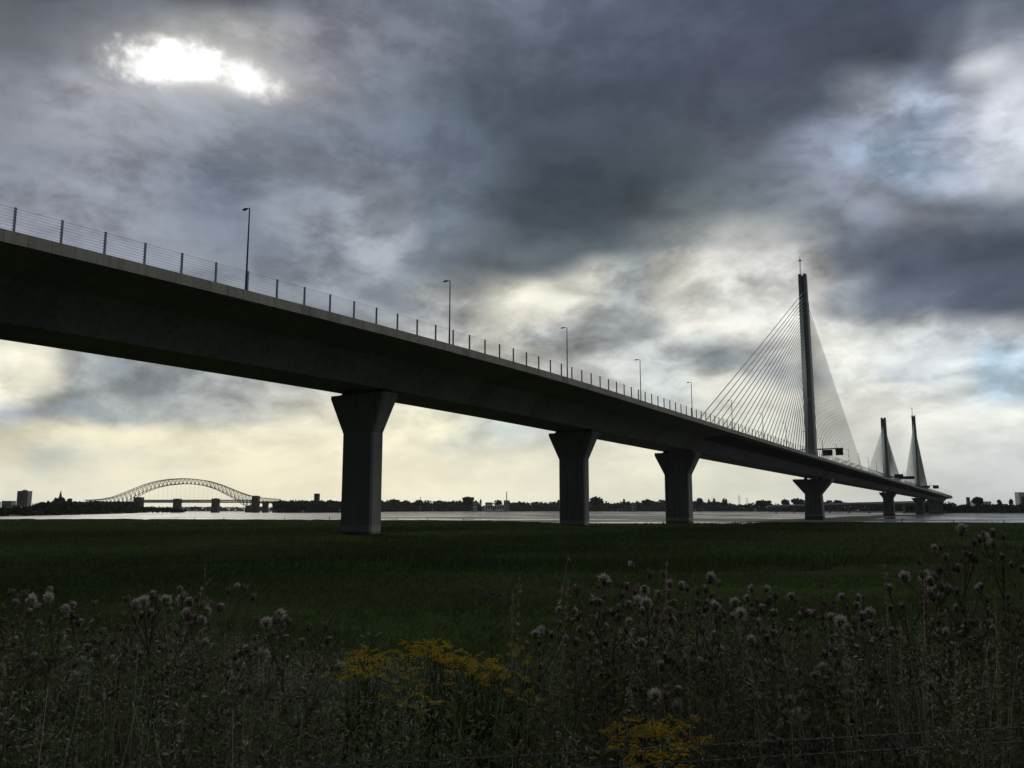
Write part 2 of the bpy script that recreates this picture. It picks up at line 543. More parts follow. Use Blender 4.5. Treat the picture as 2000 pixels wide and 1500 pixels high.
def leaf_mat(name, c1, c2, trans=0.25, rough=0.8):
    """foliage: each face has its own tint from its 'vary' number"""
    m, t, b = mat(name, c1, rough, 0.0, 0.04)
    a = t.node('ShaderNodeAttribute', attribute_name='vary')
    col = t.mix(a.outputs['Fac'], c1, c2)
    t.l.new(col, b.inputs['Base Color'])
    if trans:
        tr = t.node('ShaderNodeBsdfTranslucent')
        t.l.new(col, tr.inputs['Color'])
        mx = t.node('ShaderNodeMixShader')
        mx.inputs[0].default_value = trans
        out = t.n['Material Output']
        t.l.new(b.outputs[0], mx.inputs[1])
        t.l.new(tr.outputs[0], mx.inputs[2])
        t.l.new(mx.outputs[0], out.inputs['Surface'])
    return m


M = {}
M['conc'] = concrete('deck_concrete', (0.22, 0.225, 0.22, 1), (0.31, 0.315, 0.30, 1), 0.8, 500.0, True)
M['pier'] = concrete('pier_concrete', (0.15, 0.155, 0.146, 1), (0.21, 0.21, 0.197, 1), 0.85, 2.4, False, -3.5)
M['pylon'] = concrete('pylon_concrete', (0.24, 0.24, 0.24, 1), (0.31, 0.31, 0.30, 1), 0.35, 4.0)
M['panel'] = concrete('parapet_concrete', (0.19, 0.18, 0.155, 1), (0.31, 0.295, 0.255, 1), 0.6, 500.0, True)
M['asphalt'] = var_mat('asphalt', (0.045, 0.045, 0.047, 1), (0.06, 0.06, 0.06, 1), 0.5, 0.9)
M['galv'] = var_mat('galvanised_steel', (0.12, 0.13, 0.165, 1), (0.18, 0.19, 0.23, 1), 3.0, 0.5, 0.4)
M['wire'] = var_mat('bright_wire', (0.5, 0.5, 0.5, 1), (0.6, 0.6, 0.6, 1), 3.0, 0.3, 0.9)
M['lamp'] = var_mat('painted_lamp_steel', (0.045, 0.05, 0.055, 1), (0.07, 0.075, 0.08, 1), 2.0, 0.5, 0.3)
M['lens'] = mat('lamp_lens', (0.5, 0.5, 0.5, 1), 0.2)[0]
M['cable'] = var_mat('cable_sheath', (0.44, 0.53, 0.47, 1), (0.52, 0.61, 0.54, 1), 0.2, 0.5, 0.0, 0.4)
M['anchor'] = var_mat('anchor_steel', (0.10, 0.14, 0.12, 1), (0.15, 0.19, 0.165, 1), 0.5, 0.55, 0.2)
M['dark'] = var_mat('dark_steel', (0.035, 0.037, 0.042, 1), (0.055, 0.057, 0.06, 1), 2.0, 0.6, 0.2)
M['bearing'] = mat('bearing_rubber', (0.03, 0.03, 0.03, 1), 0.8)[0]

# ------------------------------------------------------------------ bridge alignment
X1, Y1, PHI, KAP, C0 = 150.80658, 426.68343, 0.5219, 0.00115, -290.08924
Z0, SL, KV, KC = 21.68555, -0.45493, 0.02289, -0.00205
HW, HF, DEP, HB = 16.32, 1.16, 5.726, 4.667
MARSH_Z, WATER_Z = -3.51, -5.31


def axis(s):
    """plan position and heading of the bridge centre line at chainage s (south pylon = 0)"""
    sx, cx_ = math.sin(PHI), math.cos(PHI)
    if s >= C0:
        return X1 + sx * s, Y1 + cx_ * s, PHI
    L = C0 - s
    x, y = X1 + sx * C0, Y1 + cx_ * C0
    a = PHI + KAP * L
    return x + (math.cos(a) - math.cos(PHI)) / KAP, y - (math.sin(a) - math.sin(PHI)) / KAP, a


def grade(s):
    if s > 793:
        return grade(793) + (s - 793) * (grade(793) - grade(783)) / 10.0
    c = s / 100.0
    return Z0 + SL * c + KV * c * c + KC * c ** 3


def dk(s, off, dz):
    """point on the deck: chainage, offset to the right of the centre line, height above the parapet top"""
    x, y, a = axis(s)
    return Vector((x + math.cos(a) * off, y - math.sin(a) * off, grade(s) + dz))


def frame(s):
    a = axis(s)[2]
    return Vector((math.cos(a), -math.sin(a), 0)), Vector((math.sin(a), math.cos(a), 0)), Vector((0, 0, 1))


S_START, S_END = -520.0, 985.0
CH_PIER = [-485, -415, -345, -275, -205]
CH_PYLON = [0, 318, 612]

bridge = thing('cable_stayed_bridge', dk(-275, 0, -grade(-275)),
               'long pale concrete road bridge on flared piers with three pylons crossing the estuary', 'bridge')
BL = bridge.location.copy()


def bpart(mb, name, mats, parent=bridge, smooth=False, base=None):
    """a part whose vertices were given in world space; it hangs under a thing with no rotation"""
    b = BL if base is None else base
    mb.v = [(p[0] - b[0], p[1] - b[1], p[2] - b[2]) for p in mb.v]
    return mb.build(name, mats, parent, smooth)


def stations(a, b, step):
    n = max(1, int(round((b - a) / step)))
    return [a + (b - a) * i / n for i in range(n + 1)]


# box girder: closed section swept along the line
sec = [(-15.98, -0.98), (-15.98, -1.22), (-8.2, -2.05), (-HB, -DEP), (HB, -DEP), (8.2, -2.05), (15.98, -1.22), (15.98, -0.98)]
mb = MB()
mb.loft([[dk(s, o, z) for o, z in sec] for s in stations(S_START, S_END, 5)], 0)
gird = bpart(mb, 'box_girder', M['conc'])
ng = (len(mb.f) - 2) // 8
at_ = gird.data.attributes.new('vary', 'FLOAT', 'FACE')
at_.data.foreach_set('value', np.concatenate([np.repeat(np.random.default_rng(8).random(ng), 8), [0.5, 0.5]]).astype(np.float32))
# transverse ribs under the wings of the cable-stayed length
for sg in (-1, 1):
    mb = MB()
    for s in stations(-203, 800, 4.0):
        r0 = [dk(s - 0.2, sg * 15.7, -1.2), dk(s - 0.2, sg * 8.0, -2.02), dk(s - 0.2, sg * 7.1, -2.9), dk(s - 0.2, sg * 15.6, -1.5)]
        r1 = [dk(s + 0.2, sg * 15.7, -1.2), dk(s + 0.2, sg * 8.0, -2.02), dk(s + 0.2, sg * 7.1, -2.9), dk(s + 0.2, sg * 15.6, -1.5)]
        mb.frustum(r0, r1)
    mb.loft([[dk(s, sg * o, z) for o, z in ((15.3, -1.25), (15.5, -1.25), (15.5, -1.55), (15.3, -1.55))] for s in stations(-204, 801, 5)])
    bpart(mb, 'wing_ribs', M['conc'])
# road surface with lane lines, laid on the girder
mb = MB()
mb.loft([[dk(s, o, z) for o, z in ((-15.6, -0.93), (-15.6, -0.975), (15.6, -0.975), (15.6, -0.93))] for s in stations(S_START, S_END, 5)], 0)
bpart(mb, 'carriageway', M['asphalt'])
# parapet of two-metre panels with open joints, one part each side
for sg in (1, -1):
    mb = MB()
    s = S_START
    while s < S_END:
        e = s + 1.968
        a, b_ = HW - 0.34, HW
        lo = -HF + random.uniform(-0.006, 0.006)
        oo = random.uniform(-0.006, 0.006)
        prof = [(a, -0.99), (a, -0.012), (a + 0.03, 0.0), (b_ - 0.03 + oo, 0.0), (b_ + oo, -0.02), (b_ + 0.04 + oo, lo), (a, lo)]
        if sg < 0:
            prof = [(-o, z) for o, z in reversed(prof)]
        mb.loft([[dk(s, o, z) for o, z in prof], [dk(e, o, z) for o, z in prof]], 0)
        s += 2.0
    po = bpart(mb, 'parapet', M['panel'])
    at_ = po.data.attributes.new('vary', 'FLOAT', 'FACE')
    at_.data.foreach_set('value', np.repeat(np.random.default_rng(3).random(len(mb.f) // 9), 9).astype(np.float32))
# central barrier
mb = MB()
for a, b_ in ((S_START, -190), (-190, 800), (800, S_END)):
    for o in (-1.6, 1.6):
        mb.loft([[dk(s, o + w, z) for w, z in ((-0.28, -0.93), (-0.1, -0.1), (0.1, -0.1), (0.28, -0.93))] for s in stations(a, b_, 6)], 0)
bpart(mb, 'central_barrier', M['conc'])


def rect(s, z, ht, hl, ch=0.0, dt=0.0, dl=0.0):
    """ring in plan: half width across ht, half length along hl, chamfer ch"""
    x, y, a = axis(s)
    T, L, _ = frame(s)
    c = Vector((x, y, z)) + T * dt + L * dl
    if ch <= 0:
        q = [(-ht, -hl), (ht, -hl), (ht, hl), (-ht, hl)]
    else:
        q = [(-ht + ch, -hl), (ht - ch, -hl), (ht, -hl + ch), (ht, hl - ch), (ht - ch, hl), (-ht + ch, hl), (-ht, hl - ch), (-ht, -hl + ch)]
    return [c + T * i + L * j for i, j in q]


def pier(s, zb, ht, hl, top, flare, head_h, lip, hl_top, gap=0.55, batter=1.0, span=3.6):
    zt = grade(s) - DEP - gap
    root = MB()
    c = 0.28
    root.loft([rect(s, zb - 1.5, ht * batter, hl * batter, c), rect(s, zt - lip - head_h, ht, hl, c), rect(s, zt - lip, top, hl_top, c), rect(s, zt, top, hl_top, c)])
    o = bpart(root, 'pier', M['pier'])
    T, L, U = frame(s)
    T, L, U = frame(s)
    for sg in (-1, 1):
        bm = MB()
        cpt = dk(s, sg * span, -DEP - gap / 2)
        bm.loft([[cpt + T * (i * w) + L * (j * d) + U * z for i, j in ((-1, -1), (1, -1), (1, 1), (-1, 1))]
                 for w, d, z in ((0.8, 0.65, -gap * 0.52), (0.8, 0.65, -gap * 0.05), (0.6, 0.5, -gap * 0.05), (0.6, 0.5, gap * 0.52))])
        bpart(bm, 'bearing', M['bearing'], o)
    return o


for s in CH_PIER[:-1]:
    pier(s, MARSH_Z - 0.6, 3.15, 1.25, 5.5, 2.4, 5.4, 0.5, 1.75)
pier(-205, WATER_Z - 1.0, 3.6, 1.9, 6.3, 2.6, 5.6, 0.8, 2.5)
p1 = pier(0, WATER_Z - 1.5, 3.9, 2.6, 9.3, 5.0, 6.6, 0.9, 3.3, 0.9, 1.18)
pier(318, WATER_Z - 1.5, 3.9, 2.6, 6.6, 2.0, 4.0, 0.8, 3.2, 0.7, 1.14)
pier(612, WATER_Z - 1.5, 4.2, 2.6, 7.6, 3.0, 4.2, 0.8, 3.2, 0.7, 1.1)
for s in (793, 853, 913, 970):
    pier(s, WATER_Z, 3.2, 1.3, 5.7, 2.4, 4.5, 0.5, 1.8)

# pylons with their stay cables
PY = [(0, 125.0, 29, (198.0, 194.0), 10.0, 'tall near pylon with a fan of stay cables and a lattice mast'),
      (318, 80.0, 20, (130.0, 128.0), 9.5, 'shortest middle pylon'),
      (612, 110.0, 25, (162.0, 160.0), 9.0, 'far right pylon with thin mast')]
for s, H, n, reach, sp, lab in PY:
    zb = WATER_Z
    zd = grade(s) - 1.0
    zt = zb + H
    zk = zt - 13.0
    q = MB()
    q.loft([rect(s, grade(s) - DEP + 0.3, 2.35, 3.3, 0.35), rect(s, zd + 12, 2.3, 3.2, 0.35), rect(s, zk - 14, 2.15, 2.6, 0.3), rect(s, zk - 1.5, 2.1, 2.45, 0.3),
            rect(s, zk, 2.0, 1.95, 0.25), rect(s, zt, 1.95, 1.85, 0.25)])
    py = bpart(q, 'pylon', M['pylon'])
    py['label'] = lab
    # steel anchor boxes let into the two faces the cables leave from, and the parapet round the top
    q = MB()
    T, L, U = frame(s)
    for sg in (-1, 1):
        zl = zd + (zt - zd) * 0.36
        q.loft([rect(s, zl, 0.62, 0.22, 0, 0, sg * 2.88), rect(s, zk - 14, 0.62, 0.22, 0, 0, sg * 2.62), rect(s, zk - 1.2, 0.62, 0.22, 0, 0, sg * 2.46)])
        q.loft([rect(s, zk - 0.9, 0.5, 0.12, 0, 0, sg * 1.98), rect(s, zt - 0.4, 0.5, 0.12, 0, 0, sg * 1.9)])
    for i, j in ((-1.2, 0), (1.2, 0)):
        q.loft([rect(s, zt - 0.1, 0.7, 1.8, 0.1, i, j), rect(s, zt + 1.0, 0.7, 1.8, 0.1, i, j)])
    bpart(q, 'anchor_box', M['anchor'], py)
    if H > 100:
        q = MB()
        mt = 11.0
        c0 = Vector((axis(s)[0], axis(s)[1], zt)) - T * 0.9
        for i, j in ((-1, -1), (1, -1), (0, 1)):
            q.tube([c0 + T * (0.35 * i) + L * (0.3 * j), c0 + T * (0.3 * i) + L * (0.26 * j) + U * (mt * 0.78)], 0.07, 5)
        for k in range(9):
            z = mt * 0.78 * k / 9
            q.tube([c0 + T * -0.35 + L * -0.3 + U * z, c0 + T * 0.35 + L * -0.3 + U * (z + mt * 0.085)], 0.035, 4)
            q.tube([c0 + T * 0.35 + L * -0.3 + U * z, c0 + L * 0.3 + U * (z + mt * 0.085)], 0.035, 4)
        q.box(c0 + U * (mt * 0.79), (0.75, 0.75, 0.08), 0, (T, L, U))
        q.tube([c0 + U * (mt * 0.79), c0 + U * (mt * 0.9)], [0.5, 0.1], 6)
        q.tube([c0 + U * (mt * 0.8), c0 + U * mt], 0.05, 5)
        bpart(q, 'lattice_mast', M['galv'], py)
    for sg in (-1, 1):
        for k in range(n):
            f = k / (n - 1)
            sd = s + sg * (12.0 + ((reach[0] if sg < 0 else reach[1]) - 12.0) * (1 - f))
            za = zt - 0.075 * H - (zk - zd) * 0.50 * f ** 0.85
            hl = 1.95 if za > zk else 3.0 + (2.5 - 3.0) * (za - zd) / (zk - zd)
            x, y, a = axis(s)
            top = Vector((x, y, za)) + L * (sg * (hl + 0.15))
            bot = dk(sd, 0, -0.9)
            q = MB()
            q.tube([bot, bot + (top - bot) * 0.5 - U * (0.0018 * (top - bot).length), top], (0.165 if sg < 0 else 0.125) if s < 1 else 0.17, 6, 0, False)
            # thicker damper sleeve at the deck end
            d = (top - bot).normalized()
            q.tube([bot, bot + d * 3.5], 0.2 if s < 1 else 0.24, 6)
            bpart(q, 'stay_cable', M['cable'], py)

# ------------------------------------------------------------------ wire fences along the two edges of the bridge
def wire_fence(off, label, s0, s1, npart):
    base = dk(-275, off, 0)
    root = thing('wire_fence', base, label, 'fence')
    ss = [s for s in stations(s0, s1, (s1 - s0) / round((s1 - s0) / 3.955))]
    # order by distance so that the nearest posts are parts of their own
    near = sorted(ss, key=lambda s: dk(s, off, 0).xy.length)
    near = [s for s in near if dk(s, off, 0).y > 20 and dk(s, off, 0).x / dk(s, off, 0).y > -0.66][:npart]
    keep = set(near)
    rest = MB()
    T0 = None
    HP = 2.2
    sgn = 1 if off > 0 else -1
    for s in ss:
        T, L, U = frame(s)
        q = MB() if s in keep else rest
        b = dk(s, off, 0)
        q.box(b + U * (HP / 2), (0.075, 0.055, HP / 2), 0, (T, L, U))
        q.box(b + T * (0.09) + U * (HP / 2), (0.014, 0.10, HP / 2 - 0.02), 0, (T, L, U))
        q.box(b + U * 0.02, (0.14, 0.12, 0.018), 0, (T, L, U))
        for k in range(8):
            q.box(b - L * 0.135 + U * (0.2 + 1.9 * k / 7), (0.03, 0.04, 0.022), 0, (T, L, U))
        if s in keep:
            bpart(q, 'fence_post', M['galv'], root, base=base)
    if rest.v:
        o = bpart(rest, 'fence_post', M['galv'], root, base=base)
        o['kind'] = 'stuff'
    for k in range(8):
        z = 0.2 + 1.9 * k / 7
        q = MB()
        pts = []
        for s in stations(s0, s1, 3.955):
            pts.append(dk(s, off, z) - frame(s)[1] * 0.0)
        q.tube(pts, 0.011 if k < 7 else 0.016, 4, 0, False)
        bpart(q, 'wire', M['wire'], root, base=base)
    return root


FO = HW - 0.17
wire_fence(FO, 'tall post and wire fence along the near edge of the bridge deck', -518, 982, 100)
wire_fence(-FO, 'post and wire fence on the far edge of the bridge deck, mostly hidden', -518, 982, 100)

# ------------------------------------------------------------------ street lamps on the near edge
lamp_s = [-379.3, -344.1, -309.1, -274.0, -238.9, -202.2, -165.7, -131.4, -96.0, -60, -24, 12, 48, 84, 120, 156, 192, 240, 290, 340, 395, 450, 510, 570, 630, 680, 725, 770, 810, 850, 890, 930, 970]
LH = 10.2
q = MB()
q.tube([(0, 0, -0.95), (0, 0, -0.2), (0, 0, 2.0)], [0.13, 0.13, 0.12], 8)
q.tube([(0, 0, 2.0), (0, 0, LH - 0.75)], [0.105, 0.07], 8)
q.box((0, 0, -0.93), (0.22, 0.22, 0.02))
lamp0 = thing('street_lamp', (0, 0, 0), 'x', 'lamp')
q.build('pole', M['lamp'], lamp0)
q = MB()
q.tube([(0, 0, LH - 0.9), (0, 0, LH - 0.78), (-0.15, 0, LH - 0.72), (-0.7, 0, LH - 0.70)], [0.05, 0.05, 0.05, 0.04], 6)
q.build('arm', M['lamp'], lamp0)
q = MB()
q.loft([[(-0.45, -0.06, LH - 0.74), (-0.45, 0.06, LH - 0.74), (-0.45, 0.06, LH - 0.64), (-0.45, -0.06, LH - 0.64)],
        [(-0.65, -0.15, LH - 0.78), (-0.65, 0.15, LH - 0.78), (-0.65, 0.12, LH - 0.60), (-0.65, -0.12, LH - 0.60)],
        [(-1.15, -0.15, LH - 0.80), (-1.15, 0.15, LH - 0.80), (-1.15, 0.1, LH - 0.66), (-1.15, -0.1, LH - 0.66)]])
hd = q.build('lamp_head', M['lamp'], lamp0)
q = MB()
q.box((-0.9, 0, LH - 0.803), (0.2, 0.11, 0.012))
q.build('lens', M['lens'], hd)
remember(lamp0)
lamp_h = [9.75, 9.75, 9.5, 9.25, 9.05, 8.8, 8.8, 8.8]
for i, s in enumerate(lamp_s):
    o = lamp0 if i == 0 else copy_tree(lamp0)
    T, L, U = frame(s)
    o.location = dk(s, HW - 0.62, 0)
    o.rotation_euler = (0, 0, -axis(s)[2])
    hh = lamp_h[i] if i < len(lamp_h) else 8.7
    o.scale = (1.0, 1.0, hh / 9.6)
    o['group'] = 'street lamps on the near edge of the bridge'
    if i < 14:
        extra = {0: 'tallest looking dark street lamp, nearest on the bridge, above the left end of the girder',
                 1: 'dark street lamp standing just right of the nearest bridge pier',
                 2: 'dark street lamp above the second bridge pier',
                 3: 'dark street lamp between the second and third bridge piers',
                 4: 'dark street lamp above the third pier, just left of the cable fan'}
        o['label'] = extra.get(i, 'slim street lamp seen among the stay cables, %s lamp along the bridge' % ORD[i])
    elif i < 24:
        o['label'] = 'tiny distant street lamp on the bridge edge, %s lamp along the deck' % ORD[i]
    else:
        o['label'] = 'tiny far street lamp near the right end of the bridge, %s along the deck' % ORD[i]

# ------------------------------------------------------------------ sign gantries standing in the middle of the deck
def gantry(s, label, boards, left=True, hgt=5.6, spanr=13.5):
    base = dk(s, 0, -0.93)
    T, L, U = frame(s)
    root = thing('sign_gantry', base, label, 'sign gantry', 'sign gantries on the bridge')
    q = MB()
    q.box(base + U * (hgt / 2), (0.28, 0.28, hgt / 2), 0, (T, L, U))
    bpart(q, 'post', M['dark'], root, base=base)
    q = MB()
    q.loft([[base + T * (-7.5 if left else -0.28) + L * j + U * (hgt + z) for j, z in ((-0.25, -0.1), (0.25, -0.1), (0.25, 0.35), (-0.25, 0.35))],
            [base + T * 0.3 + L * j + U * (hgt + z) for j, z in ((-0.3, -0.25), (0.3, -0.25), (0.3, 0.45), (-0.3, 0.45))],
            [base + T * spanr + L * j + U * (hgt + z) for j, z in ((-0.25, 0.1), (0.25, 0.1), (0.25, 0.5), (-0.25, 0.5))]])
    bpart(q, 'arm', M['dark'], root, base=base)
    for c, w, z0, z1 in boards:
        q = MB()
        q.box(base + T * c - L * 0.45 + U * (hgt + (z0 + z1) / 2), (w / 2, 0.14, (z1 - z0) / 2), 0, (T, L, U))
        for i in (-0.3, 0.3):
            q.box(base + T * (c + i * w) - L * 0.2 + U * (hgt + (z0 + z1) / 2), (0.06, 0.12, (z1 - z0) / 2 + 0.1), 0, (T, L, U))
        bpart(q, 'sign_board', M['dark'], root, base=base)
    return root


gantry(8, 'dark overhead sign gantry with two square boards beside the tall near pylon', [(6.2, 5.0, -3.3, -0.3), (12.0, 3.6, -3.2, 0.2)], True, 9.6, 14.0)
gantry(345, 'dark overhead sign gantry with overlapping boards beside the short middle pylon', [(6.5, 7.0, -1.0, 2.8), (12.5, 12.0, -1.6, 0.9)], False, 7.6, 16.5)
gantry(640, 'small dark overhead sign gantry beside the far right pylon', [(6.5, 7.0, -2.4, 0.0), (16.0, 6.0, -3.2, 0.6)], True, 8.6, 16)

# ------------------------------------------------------------------ value noise for terrain and planting
def vnoise(x, y, seed=0):
    x = np.asarray(x, float)
    y = np.asarray(y, float)
    xi, yi = np.floor(x), np.floor(y)
    fx, fy = x - xi, y - yi
    fx, fy = fx * fx * (3 - 2 * fx), fy * fy * (3 - 2 * fy)

    def h(a, b):
        v = np.sin(a * 127.1 + b * 311.7 + seed * 74.7) * 43758.5453
        return v - np.floor(v)
    return (h(xi, yi) * (1 - fx) + h(xi + 1, yi) * fx) * (1 - fy) + (h(xi, yi + 1) * (1 - fx) + h(xi + 1, yi + 1) * fx) * fy


def fbm(x, y, o=4, seed=0):
    s, a, t = 0.0, 1.0, 0.0
    for i in range(o):
        s = s + a * vnoise(x * 2 ** i + 13.7 * i, y * 2 ** i - 7.1 * i, seed + i)
        t += a
        a *= 0.5
    return s / t


# ------------------------------------------------------------------ marsh, river and far land
EDGE_U = [-1500, -400, 0, 200, 450, 620, 800, 950, 1040, 1100, 1200, 1330, 1450, 1570, 1700, 2000, 2600, 3600]
EDGE_V = [1012.5, 1013, 1013.5, 1013.5, 1014.5, 1015, 1016, 1017, 1019, 1022, 1024, 1023, 1022, 1019.5, 1020.5, 1021.5, 1021, 1020]


def edge_y(k):
    """forward distance of the marsh edge for bearing k = x / y"""
    u = 1000 + k * FPX * 1.0099
    v = np.interp(u, EDGE_U, EDGE_V)
    b = (750.0 - v) / FPX
    return (CT - b * ST) / (ST + b * CT) * MARSH_Z


def ground_z(x, y):
    """height of the bank and marsh"""
    x = np.asarray(x, float)
    y = np.asarray(y, float)
    t = np.clip((y - 7.0 - 1.2 * (fbm(x * 0.15, y * 0 + 3.0, 3, 5) - 0.5)) / 9.0, 0, 1)
    t = t * t * (3 - 2 * t)
    bank = -1.68 + 0.16 * (fbm(x * 0.6, y * 0.6, 3, 1) - 0.5)
    low = MARSH_Z + 0.35 * (fbm(x * 0.09, y * 0.13, 4, 2) - 0.5)
    cr = np.abs(fbm(x * 0.018 + 4.0, y * 0.05, 3, 9) - 0.5)
    low = low - 0.55 * np.clip(1 - cr / 0.028, 0, 1) * np.clip((y - 22) / 10, 0, 1)
    return bank * (1 - t) + low * t


ks = np.concatenate([np.linspace(-3.0, -0.75, 24, endpoint=False), np.linspace(-0.75, 0.75, 260), np.linspace(0.75, 3.0, 25)[1:]])
rows = np.concatenate([np.linspace(-40, 0.2, 6, endpoint=False), np.geomspace(0.6, 1.0, 2, endpoint=False)])
tt = np.concatenate([np.geomspace(1.0, 200.0, 200) / 200.0])
verts = []
KK = ks[None, :].repeat(len(tt) + 3, 0)
EY = edge_y(ks) + 5.0 * (fbm(ks * 30, ks * 0, 3, 4) - 0.5)
YY = np.zeros_like(KK)
for i, t in enumerate(tt):
    YY[i + 1] = 0.6 + (EY - 0.6) * t
YY[0] = 0.3
YY[-2] = EY + 2.2
YY[-1] = EY + 7.0
XX = KK * np.maximum(YY, 0.3)
XX[0] = ks * 40.0
YY[0] = -60.0
ZZ = ground_z(XX, YY)
ZZ[-3] += 0.25 * (fbm(ks * 60, ks * 0, 3, 8) - 0.3)
ZZ[-2] = WATER_Z + 0.5
ZZ[-1] = WATER_Z - 0.6
nr, nc_ = KK.shape
vv = np.stack([XX, YY, ZZ], -1).reshape(-1, 3)
idx = np.arange(nr * nc_).reshape(nr, nc_)
ff = np.stack([idx[:-1, :-1], idx[:-1, 1:], idx[1:, 1:], idx[1:, :-1]], -1).reshape(-1, 4)

m, t, b = mat('marsh_turf', (0.02, 0.03, 0.012, 1), 1.0, 0.0, 0.0)
g = t.node('ShaderNodeNewGeometry')
Pn = g.outputs['Position']
n_a = t.noise(t.vm('MULTIPLY', Pn, (1, 1.6, 1)), 0.022, 5.0, 0.6)
n_b = t.noise(Pn, 0.9, 6.0, 0.65)
n_c = t.noise(t.vm('MULTIPLY', Pn, (0.4, 1.5, 1)), 0.12, 6.0, 0.6)
col = t.mix(t.mr(n_a, 0.38, 0.62), (0.040, 0.056, 0.025, 1), (0.044, 0.082, 0.020, 1))
col = t.mix(t.mr(n_c, 0.45, 0.7), col, (0.042, 0.042, 0.026, 1))
col = t.mix(t.mr(n_b, 0.35, 0.7), t.mix(0.5, col, (0.016, 0.020, 0.010, 1)), col)
sx, sy, sz = t.sep(Pn)
col = t.mix(t.mr(sz, WATER_Z + 0.35, MARSH_Z - 0.55), (0.045, 0.04, 0.034, 1), col)
t.l.new(col, b.inputs['Base Color'])
bn = t.node('ShaderNodeBump')
bn.inputs['Strength'].default_value = 0.8
bn.inputs['Distance'].default_value = 0.25
t.l.new(n_b, bn.inputs['Height'])
t.l.new(bn.outputs[0], b.inputs['Normal'])
M['turf'] = m
marsh = np_mesh('ground', vv, ff, M['turf'], smooth=True)
tag(marsh, 'flat dark green salt marsh reaching from the bank to the water', None, None, 'structure')

# grass of the marsh: blades in a wedge in front of the bank, thinning with distance
N = 200000
r = np.exp(RNG.uniform(math.log(11.0), math.log(290.0), N))
k = RNG.uniform(-0.84, 0.84, N)
keep = r < edge_y(k) + 1.0
r, k = r[keep], k[keep]
x, y = k * r, r
patch = fbm(x * 0.10, y * 0.16, 4, 21)
keep = RNG.random(len(x)) < np.clip((patch - 0.30) * 4.5, 0.06, 1)
x, y, r, patch = x[keep], y[keep], r[keep], patch[keep]
z = ground_z(x, y)
n = len(x)
band = fbm(x * 0.012 + 3.0, y * 0.07, 4, 77)
hgt = RNG.uniform(0.12, 0.3, n) * (0.5 + 0.9 * patch + 1.8 * np.clip((band - 0.52) * 5, 0, 1))
wid = 0.007 * (r / 11.0) ** 0.85 * RNG.uniform(0.7, 1.6, n) + 0.006
ang = RNG.uniform(0, PI, n)
lean = RNG.normal(0, 0.16, (n, 2)) + np.array([0.10, 0.0])
ca, sa = np.cos(ang) * wid, np.sin(ang) * wid
V = np.zeros((n, 3, 3))
V[:, 0] = np.stack([x - ca, y - sa, z - 0.06], -1)
V[:, 1] = np.stack([x + ca, y + sa, z - 0.06], -1)
V[:, 2] = np.stack([x + lean[:, 0], y + lean[:, 1], z + hgt], -1)
M['marsh_blade'] = leaf_mat('marsh_grass', (0.032, 0.048, 0.019, 1), (0.074, 0.112, 0.034, 1), 0.3)
vary = np.clip(-0.25 * np.clip((band - 0.52) * 5, 0, 1) + 0.55 * fbm(x * 0.03, y * 0.05, 3, 31) + 0.45 * RNG.random(n) + 0.0016 * x - 0.08, 0, 1)
o = np_mesh('marsh_grass', V.reshape(-1, 3), np.arange(3 * n).reshape(n, 3), M['marsh_blade'], attr=vary)
tag(o, 'short dark green grass covering the salt marsh', 'grass', None, 'stuff')

# river: one sheet of water with wet mud patches
m, t, b = mat('estuary_water', (0.05, 0.052, 0.05, 1), 0.12, 0.0, 0.5)
b.inputs['IOR'].default_value = 1.33
g = t.node('ShaderNodeNewGeometry')
Pn = g.outputs['Position']
calm = t.noise(t.vm('MULTIPLY', Pn, (0.5, 1, 1)), 0.012, 5.0, 0.62)
calm2 = t.noise(t.vm('MULTIPLY', Pn, (0.35, 1, 1)), 0.05, 4.0, 0.6)
calm = t.m('ADD', t.m('MULTIPLY', calm, 0.6), t.m('MULTIPLY', calm2, 0.4))
rip = t.noise(t.vm('MULTIPLY', Pn, (0.35, 1, 1)), 0.5, 5.0, 0.65)
t.l.new(t.mr(calm, 0.40, 0.54, 0.05, 0.5), b.inputs['Roughness'])
t.l.new(t.mix(t.mr(calm, 0.5, 0.6), (0.05, 0.052, 0.05, 1), (0.085, 0.078, 0.07, 1)), b.inputs['Base Color'])
bn = t.node('ShaderNodeBump')
bn.inputs['Distance'].default_value = 0.3
t.l.new(t.mr(calm, 0.40, 0.56, 0.06, 1.0), bn.inputs['Strength'])
t.l.new(rip, bn.inputs['Height'])
t.l.new(bn.outputs[0], b.inputs['Normal'])
M['water'] = m
mb = MB()
mb.add([(-9000, 120, WATER_Z), (9000, 120, WATER_Z), (9000, 4400, WATER_Z), (-9000, 4400, WATER_Z)], [(0, 1, 2, 3)])
tag(mb.build('water', M['water']), 'wide grey tidal river with bright streaks', None, None, 'structure')

